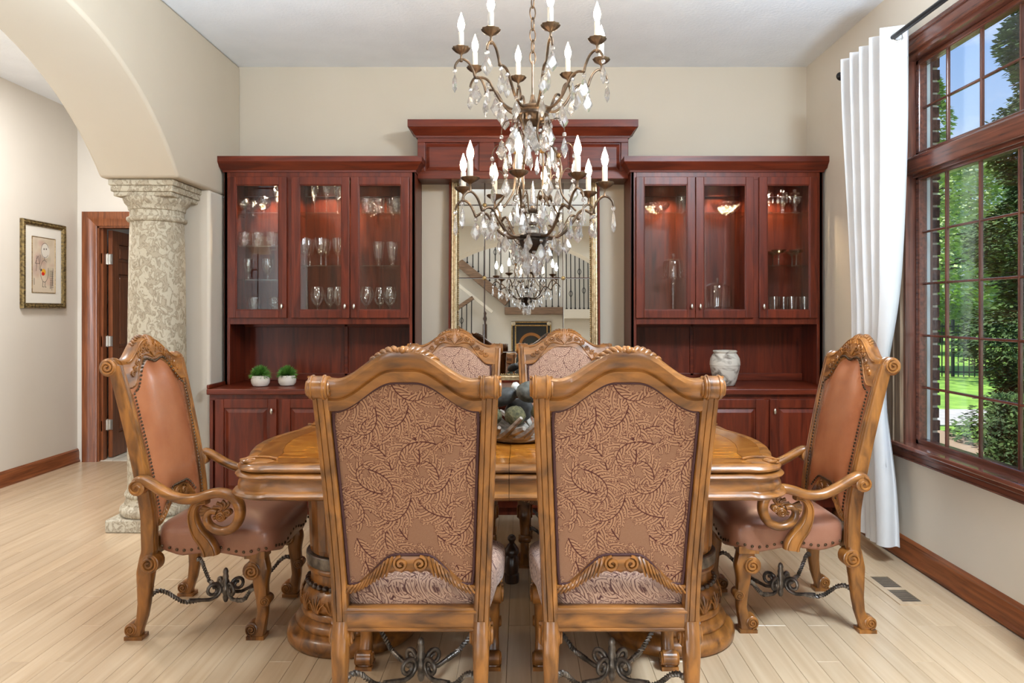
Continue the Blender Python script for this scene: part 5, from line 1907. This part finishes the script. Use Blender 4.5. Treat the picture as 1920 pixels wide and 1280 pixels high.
FX, FY, RXX, RY = .208, .185, .214, -.243
def make_chair(kind, name, label, group):
    lea = kind == 'arm'
    FX, FY = (.208, .185) if lea else (.232, .165)
    t = thing(name, label, 'chair', group=group)
    for sx in (1, -1):
        leg_mb(sx * FX, FY, FRONT, True).build('leg', honey['z'], t, smooth=45)
        leg_mb(sx * (RXX), RY, REAR, False).build('leg', honey['z'], t, smooth=45)
        stile_mb(sx).build('stile', honey['z'], t, smooth=35)
    cr = crest_mb().build('crest_rail', honey['x'], t, smooth=45)
    crest_front_carving().build('carving', honey['x'], cr, smooth=60)
    crest_garland().build('leaf_garland', honey['x'], cr, smooth=60)
    rl = B()
    rl.sweep([(-.20, RY, .355), (.20, RY, .355)], [rrect(.040, .074, .16)] * 2, (0, 1, 0), (0, 0, 1))
    rl.tube([(-.20, RY - .021, .380), (.20, RY - .021, .380)], .005, 6).tube([(-.20, RY - .021, .328), (.20, RY - .021, .328)], .004, 6)
    rl.build('seat_rail', honey['x'], t, smooth=45)
    ap = apron_mb().build('carved_apron', honey['x'], t, smooth=50)
    apron_carving(-1).build('shell_carving', honey['x'], ap, smooth=60)
    apron_carving(1).build('shell_carving', honey['x'], ap, smooth=60)
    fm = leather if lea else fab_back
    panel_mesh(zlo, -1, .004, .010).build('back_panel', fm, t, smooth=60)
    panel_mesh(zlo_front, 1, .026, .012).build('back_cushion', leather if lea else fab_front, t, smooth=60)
    if lea:
        o = back_nails().build('nail_trim', brass, t)
        o['kind'] = 'stuff'
        o = seat_nails().build('nail_trim', brass, t)
        o['kind'] = 'stuff'
    else:
        welt(zlo, -1, .0145).build('welt', burg, t, smooth=80)
        welt(zlo_front, 1, .0165, .004).build('welt', burg, t, smooth=80)
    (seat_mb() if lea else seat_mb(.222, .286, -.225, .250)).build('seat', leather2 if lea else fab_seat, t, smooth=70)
    stretcher_mb(FX, FY + .01, RXX, RY - .012).build('stretcher', iron, t, smooth=60)
    if lea:
        for sx in (1, -1):
            a = arm_mb(sx).build('armrest', honey['y'], t, smooth=50)
            arm_carving(sx).build('leaf_carving', honey['y'], a, smooth=60)
            support_mb(sx).build('arm_support', honey['z'], t, smooth=50)
    return t
GS, GA = 'upholstered side chairs around the table', 'leather armchairs at the table ends'
sc1 = make_chair('side', 'side_chair', 'carved side chair in rust acanthus fabric, its back to us, nearer the stone column', GS)
sc1.location = (-.339, 2.40, 0)
copy_thing(sc1, (.301, 2.40, 0), 0, 'carved side chair in rust acanthus fabric, its back to us, nearer the window')
copy_thing(sc1, (-.392, 3.745, 0), PI, 'carved side chair facing us across the table, nearer the column, before the mirror')
copy_thing(sc1, (.245, 3.745, 0), PI, 'carved side chair facing us across the table, nearer the window and urn')
ac1 = make_chair('arm', 'armchair', 'saddle leather armchair with scrolled arms at the table end by the stone column', GA)
ac1.location = (-1.235, 3.005, 0)
ac1.rotation_euler = (0, 0, -PI / 2)
copy_thing(ac1, (1.095, 3.065, 0), PI / 2, 'saddle leather armchair with scrolled arms at the table end by the white curtain')

# ------------------------------------------------------------------ driftwood bowl with stones
bx, by, bz = -.02, 2.93, .7605
bt = thing('driftwood_bowl', 'rustic bowl of driftwood pieces standing in the middle of the table', 'bowl', (bx, by, bz))
rr = random.Random(21)
for i in range(22):
    a = 2 * PI * i / 22 + rr.uniform(-.1, .1)
    tilt = rr.uniform(.5, 1.1)
    L = rr.uniform(.10, .16)
    ta = Vector((-math.sin(a), math.cos(a), 0))
    ra = Vector((math.cos(a), math.sin(a), 0))
    p0 = ra * rr.uniform(.08, .10) - ta * L * .5 * tilt + Vector((0, 0, .014))
    p1 = ra * .135 + Vector((0, 0, .035 + .02 * rr.random()))
    p2 = ra * rr.uniform(.15, .185) + ta * L * .55 * tilt + Vector((0, 0, rr.uniform(.075, .125)))
    w = rr.uniform(.012, .022)
    B().tube(smooth_path([p0, p1, p2], 5), lambda u: w * (.55 + .6 * math.sin(PI * min(1, u * .85 + .1))), 8, flat=.6, lobes=2).build('driftwood_piece', drift, bt, smooth=60)
B().lathe([(.06, .002), (.11, .006), (.135, .03), (.125, .035), (.0, .02)], n=24, cap=False).build('bowl_base', drift, bt)
def blobthing(name, label, cat, c, r, mat, seed, wob=.03, rot=0, group=None):
    q = random.Random(seed)
    m = B().ell((0, 0, 0), r[0], r[1], r[2], 18, 11, wob=wob, rnd=q)
    o = m.build(name, mat, smooth=75)
    o.location = c
    o.rotation_euler = (q.uniform(-.2, .2), rot, q.uniform(0, 6))
    tag(o, label, cat, group)
blobthing('river_stone', 'big grey speckled river stone on top of the driftwood bowl', 'stone', (.034, 2.90, .962), (.060, .045, .045), rock, 1, .02)
blobthing('river_stone', 'darker long river stone leaning in the driftwood bowl', 'stone', (-.082, 2.945, .935), (.068, .040, .038), rock2, 2, .02, .35)
blobthing('moss_ball', 'green moss ball in the front of the driftwood bowl', 'moss ball', (-.028, 2.84, .872), (.042, .042, .040), mossm, 3, .06)
blobthing('moss_ball', 'second moss ball under the big grey stone', 'moss ball', (.078, 2.862, .885), (.042, .042, .041), mossm, 4, .06)
blobthing('moss_ball', 'third moss ball at the column side of the driftwood bowl', 'moss ball', (-.118, 2.90, .862), (.036, .036, .036), mossm, 6, .06)
blobthing('quartz_pebble', 'pale quartz pebble peeking over the stones in the bowl', 'stone', (-.028, 3.0, .972), (.022, .02, .02), quartz, 7, .10)
blobthing('river_stone', 'flat dark stone between the moss balls in the driftwood bowl', 'stone', (-.012, 3.005, .872), (.078, .052, .052), rock2, 8, .02)

# ------------------------------------------------------------------ chandelier
hx, hy = .044, 2.92
ch = thing('chandelier', 'two tier aged bronze chandelier with lit candle bulbs and hanging crystals', 'chandelier', (hx, hy, 1.50))
ZO = 1.50
def zl(pts):
    return [(r, z - ZO) for r, z in pts]
LOW = zl([(.058, 1.604), (.10, 1.600), (.140, 1.625), (.172, 1.668), (.195, 1.700), (.218, 1.706), (.243, 1.694), (.252, 1.712), (.268, 1.742), (.290, 1.760), (.312, 1.757), (.328, 1.740), (.333, 1.722)])
UPP = zl([(.062, 2.128), (.095, 2.128), (.135, 2.158), (.165, 2.205), (.188, 2.238), (.214, 2.248), (.238, 2.245), (.248, 2.270), (.264, 2.300), (.286, 2.316), (.306, 2.312), (.320, 2.294), (.324, 2.278)])
KITE = None
def pendant_mb(kind):
    m = B()
    m.ell((0, 0, -.008), .0065, .0065, .0065, 8, 5)
    z0 = -.016
    if kind == 'almond':
        w, h, d = .0165, .056, .0065
        out = [(0, 0), (.32, .10), (.72, .36), (1, .60), (.62, .80), (.22, .93), (0, 1)]
    elif kind == 'drop':
        w, h, d = .0085, .062, .0065
        out = [(0, 0), (.3, .06), (.5, .3), (1, .72), (.7, .9), (0, 1)]
    else:
        w, h, d = .019, .062, .007
        out = [(0, 0), (.40, .14), (.50, .30), (1, .58), (.72, .70), (.36, .92), (0, 1)]
    pts = [(x * w, z0 - y * h) for x, y in out] + [(-x * w, z0 - y * h) for x, y in out[-2:0:-1]]
    n = len(pts)
    cz = z0 - h * .56
    vs = [(x, 0, z) for x, z in pts]
    for s_ in (-1, 1):
        vs += [(x * .50, s_ * d, cz + (z - cz) * .50) for x, z in pts]
    fs = []
    for k, o_ in ((0, n), (0, 2 * n)):
        fs += [(j, (j + 1) % n, o_ + (j + 1) % n, o_ + j) for j in range(n)]
    fs += [tuple(range(n, 2 * n)), tuple(range(2 * n, 3 * n))]
    m.add(vs, fs)
    return m
pend = {}
for k in ('almond', 'drop', 'kite'):
    o = pendant_mb(k).build('crystal_pendant', cryst_m, ch, smooth=0)
    pend[k] = o
used = set()
rc = random.Random(77)
def hang(kind, r, a, z, s=1.0):
    o = pend[kind]
    if kind in used:
        o = o.copy()
        COL.objects.link(o)
        o.parent = ch
    used.add(kind)
    o.location = (r * math.sin(a), -r * math.cos(a), z)
    o.rotation_euler = (0, 0, rc.uniform(0, PI))
    s *= 1.4
    o.scale = (s, s, s)
PAN = [(.004, -.040), (.007, -.038), (.005, -.03), (.004, -.012), (.010, -.006), (.022, .0), (.032, .008), (.036, .016), (.035, .017), (.022, .006), (0, .004)]
BULB = [(.0045, 0), (.009, .006), (.0135, .020), (.0145, .030), (.012, .044), (.0075, .058), (.0035, .070), (.0008, .079)]
proto = {}
def tier(path, phase, cup_z, rcup, kinds):
    for k in range(8):
        a = R(phase + 45 * k)
        rad = Vector((math.sin(a), -math.cos(a), 0))
        pts = smooth_path([rad * r + Vector((0, 0, z)) for r, z in path], 5)
        arm = B().tube(pts, lambda u: .0062 - .0014 * u, 8)
        arm.ell(rad * path[6][0] + Vector((0, 0, path[6][1])), .008, .008, .008, 8, 5)
        arm = arm.build('arm', bronze, ch, smooth=60)
        top = rad * rcup + Vector((0, 0, cup_z))
        if not proto:
            proto['drip_pan'] = B().lathe(PAN, n=40, flute=lambda a_, i: .06 * math.cos(10 * a_) if i > 4 else 0).build('drip_pan', bronze, None, smooth=60)
            proto['candle_sleeve'] = B().lathe([(.0105, .006), (.0112, .008), (.0112, .080), (.0095, .083)], n=18).build('candle_sleeve', candle, None, smooth=50)
            proto['bulb'] = B().lathe([(r, z + .082) for r, z in BULB], n=14).build('bulb', bulbm, None, smooth=60)
            mine = proto
        else:
            mine = {}
            for nm, q in proto.items():
                c = q.copy()
                COL.objects.link(c)
                mine[nm] = c
        for nm, q in mine.items():
            q.parent = arm
            q.location = top
        hang(kinds[0], path[-1][0], a, path[-1][1], 1.0)
        hang(kinds[1], path[6][0], a + .02, path[6][1] - .004, 1.0)
        hang(('kite', 'almond')[k % 2], path[4][0], a, path[4][1] - .006, .95)
        hang('almond', path[2][0], a + .05, path[2][1] - .006, .9)
tier(LOW, -11, 1.800 - ZO, .298, ('drop', 'almond'))
tier(UPP, -33, 2.345 - ZO, .298, ('almond', 'kite'))
B().lathe(zl([(.0, 1.612), (.060, 1.612), (.067, 1.606), (.066, 1.598), (.056, 1.594), (.055, 1.588), (.058, 1.584), (.050, 1.562), (.038, 1.545), (.022, 1.538), (.010, 1.534), (0, 1.53)]), n=36).build('lower_hub', plain('dark_bronze', (.035, .025, .02), .35, .7), ch, smooth=45)
B().lathe(zl([(.0, 2.140), (.058, 2.140), (.074, 2.134), (.076, 2.126), (.070, 2.120), (.066, 2.112), (.068, 2.104), (.060, 2.096), (.056, 2.080), (.046, 2.070), (.030, 2.062), (.016, 2.055), (.008, 2.04), (0, 2.038)]), n=36).build('upper_hub', bronze, ch, smooth=45)
# frame rods between the tiers, with hooks
for k in range(6):
    a = R(20 + 60 * k)
    rad = Vector((math.sin(a), -math.cos(a), 0))
    P = zl([(.060, 2.115), (.066, 2.07), (.052, 2.02), (.075, 1.98), (.104, 1.94), (.118, 1.885), (.112, 1.83), (.122, 1.775), (.152, 1.735), (.180, 1.705)])
    B().tube(smooth_path([rad * r + Vector((0, 0, z)) for r, z in P], 5), .0045, 7).build('frame_rod', bronze, ch, smooth=60)
    for P2 in (zl([(.110, 1.93), (.125, 1.975), (.150, 1.985), (.168, 1.965), (.172, 1.945)]), zl([(.114, 1.83), (.13, 1.872), (.152, 1.88), (.166, 1.862), (.168, 1.845)]), zl([(.06, 2.05), (.085, 2.085), (.115, 2.085), (.13, 2.055), (.132, 2.035)])):
        B().tube(smooth_path([rad * r + Vector((0, 0, z)) for r, z in P2], 5), .0022, 6).build('hook', bronze, ch, smooth=60)
    B().ell(rad * .108 + Vector((0, 0, 1.935 - ZO)), .012, .012, .012, 12, 8).build('amber_bead', plain('amber_glass', (.16, .085, .025), .1, .3), ch)
    hang('drop', .172, a, 1.943 - ZO)
    hang('almond', .168, a, 1.843 - ZO)
    hang('kite', .132, a, 2.033 - ZO)
    hang('kite', .075, a + .5, 2.09 - ZO, 1.0)
    hang('almond', .062, a + .2, 1.592 - ZO, 1.0)
    hang('drop', .100, a + .5, 1.985 - ZO, 1.0)
for k in range(5):
    a = R(72 * k + 10)
    hang('kite', .030, a, 1.548 - ZO, 1.0)
    hang('almond', .030, a, 2.055 - ZO, 1.0)
    hang('drop', .05, a + .6, 1.985 - ZO, .9)
# inner scroll crown with glass column and spire
q = B()
for k in range(6):
    a = R(60 * k + 30)
    rad = Vector((math.sin(a), -math.cos(a), 0))
    P = zl([(.012, 1.700), (.03, 1.704), (.036, 1.73), (.042, 1.765), (.058, 1.785), (.076, 1.772), (.08, 1.752)])
    q.tube(smooth_path([rad * r + Vector((0, 0, z)) for r, z in P], 5), .0026, 6)
    hang('kite', .08, a, 1.750 - ZO, .95)
q.build('inner_crown', bronze, ch, smooth=60)
B().lathe(zl([(.012, 1.612), (.028, 1.618), (.03, 1.635), (.014, 1.645), (.012, 1.65), (.026, 1.66), (.026, 1.68), (.012, 1.695), (.012, 1.70)]), n=14).build('glass_column', cryst_m, ch, smooth=0)
B().lathe(zl([(.014, 1.648), (.016, 1.652), (.016, 1.660), (.012, 1.664)]), n=16).lathe(zl([(.010, 1.70), (.020, 1.705), (.022, 1.712), (.012, 1.72), (.010, 1.73)]), n=16).build('column_collar', bronze, ch)
B().lathe(zl([(.008, 1.73), (.013, 1.742), (.009, 1.79), (.0005, 1.835)]), n=8).build('crystal_spire', cryst_m, ch, smooth=0)
B().lathe(zl([(.0, 1.528), (.008, 1.525), (.008, 1.52), (.0, 1.517)]), n=10).ell((0, 0, 1.495 - ZO), .021, .021, .021, 16, 10).build('crystal_ball', cryst_m, ch, smooth=30)
B().tube([(0, 0, 2.14 - ZO), (0, 0, 2.33 - ZO)], .005, 8).lathe(zl([(.01, 2.13), (.02, 2.15), (.012, 2.17), (.008, 2.19)]), n=14).build('stem', bronze, ch)
lk = None
z = 2.345
k = 0
while z < HC - .03:
    if lk is None:
        pts = [(.0125 * math.cos(t), 0, .027 * math.sin(t)) for t in [2 * PI * i / 18 for i in range(18)]]
        lk = o = B().tube(pts, .0031, 7, loop=True, cap=False).build('chain_link', bronze, ch, smooth=60)
    else:
        o = lk.copy()
        COL.objects.link(o)
        o.parent = ch
    o.location = (0, 0, z - ZO)
    o.rotation_euler = (0, 0, (k % 2) * PI / 2 + .4)
    z += .0465
    k += 1
B().lathe(zl([(0, HC), (.065, HC), (.06, HC - .012), (.03, HC - .03), (.008, HC - .04), (0, HC - .04)]), n=28).build('ceiling_canopy', bronze, ch, smooth=40)
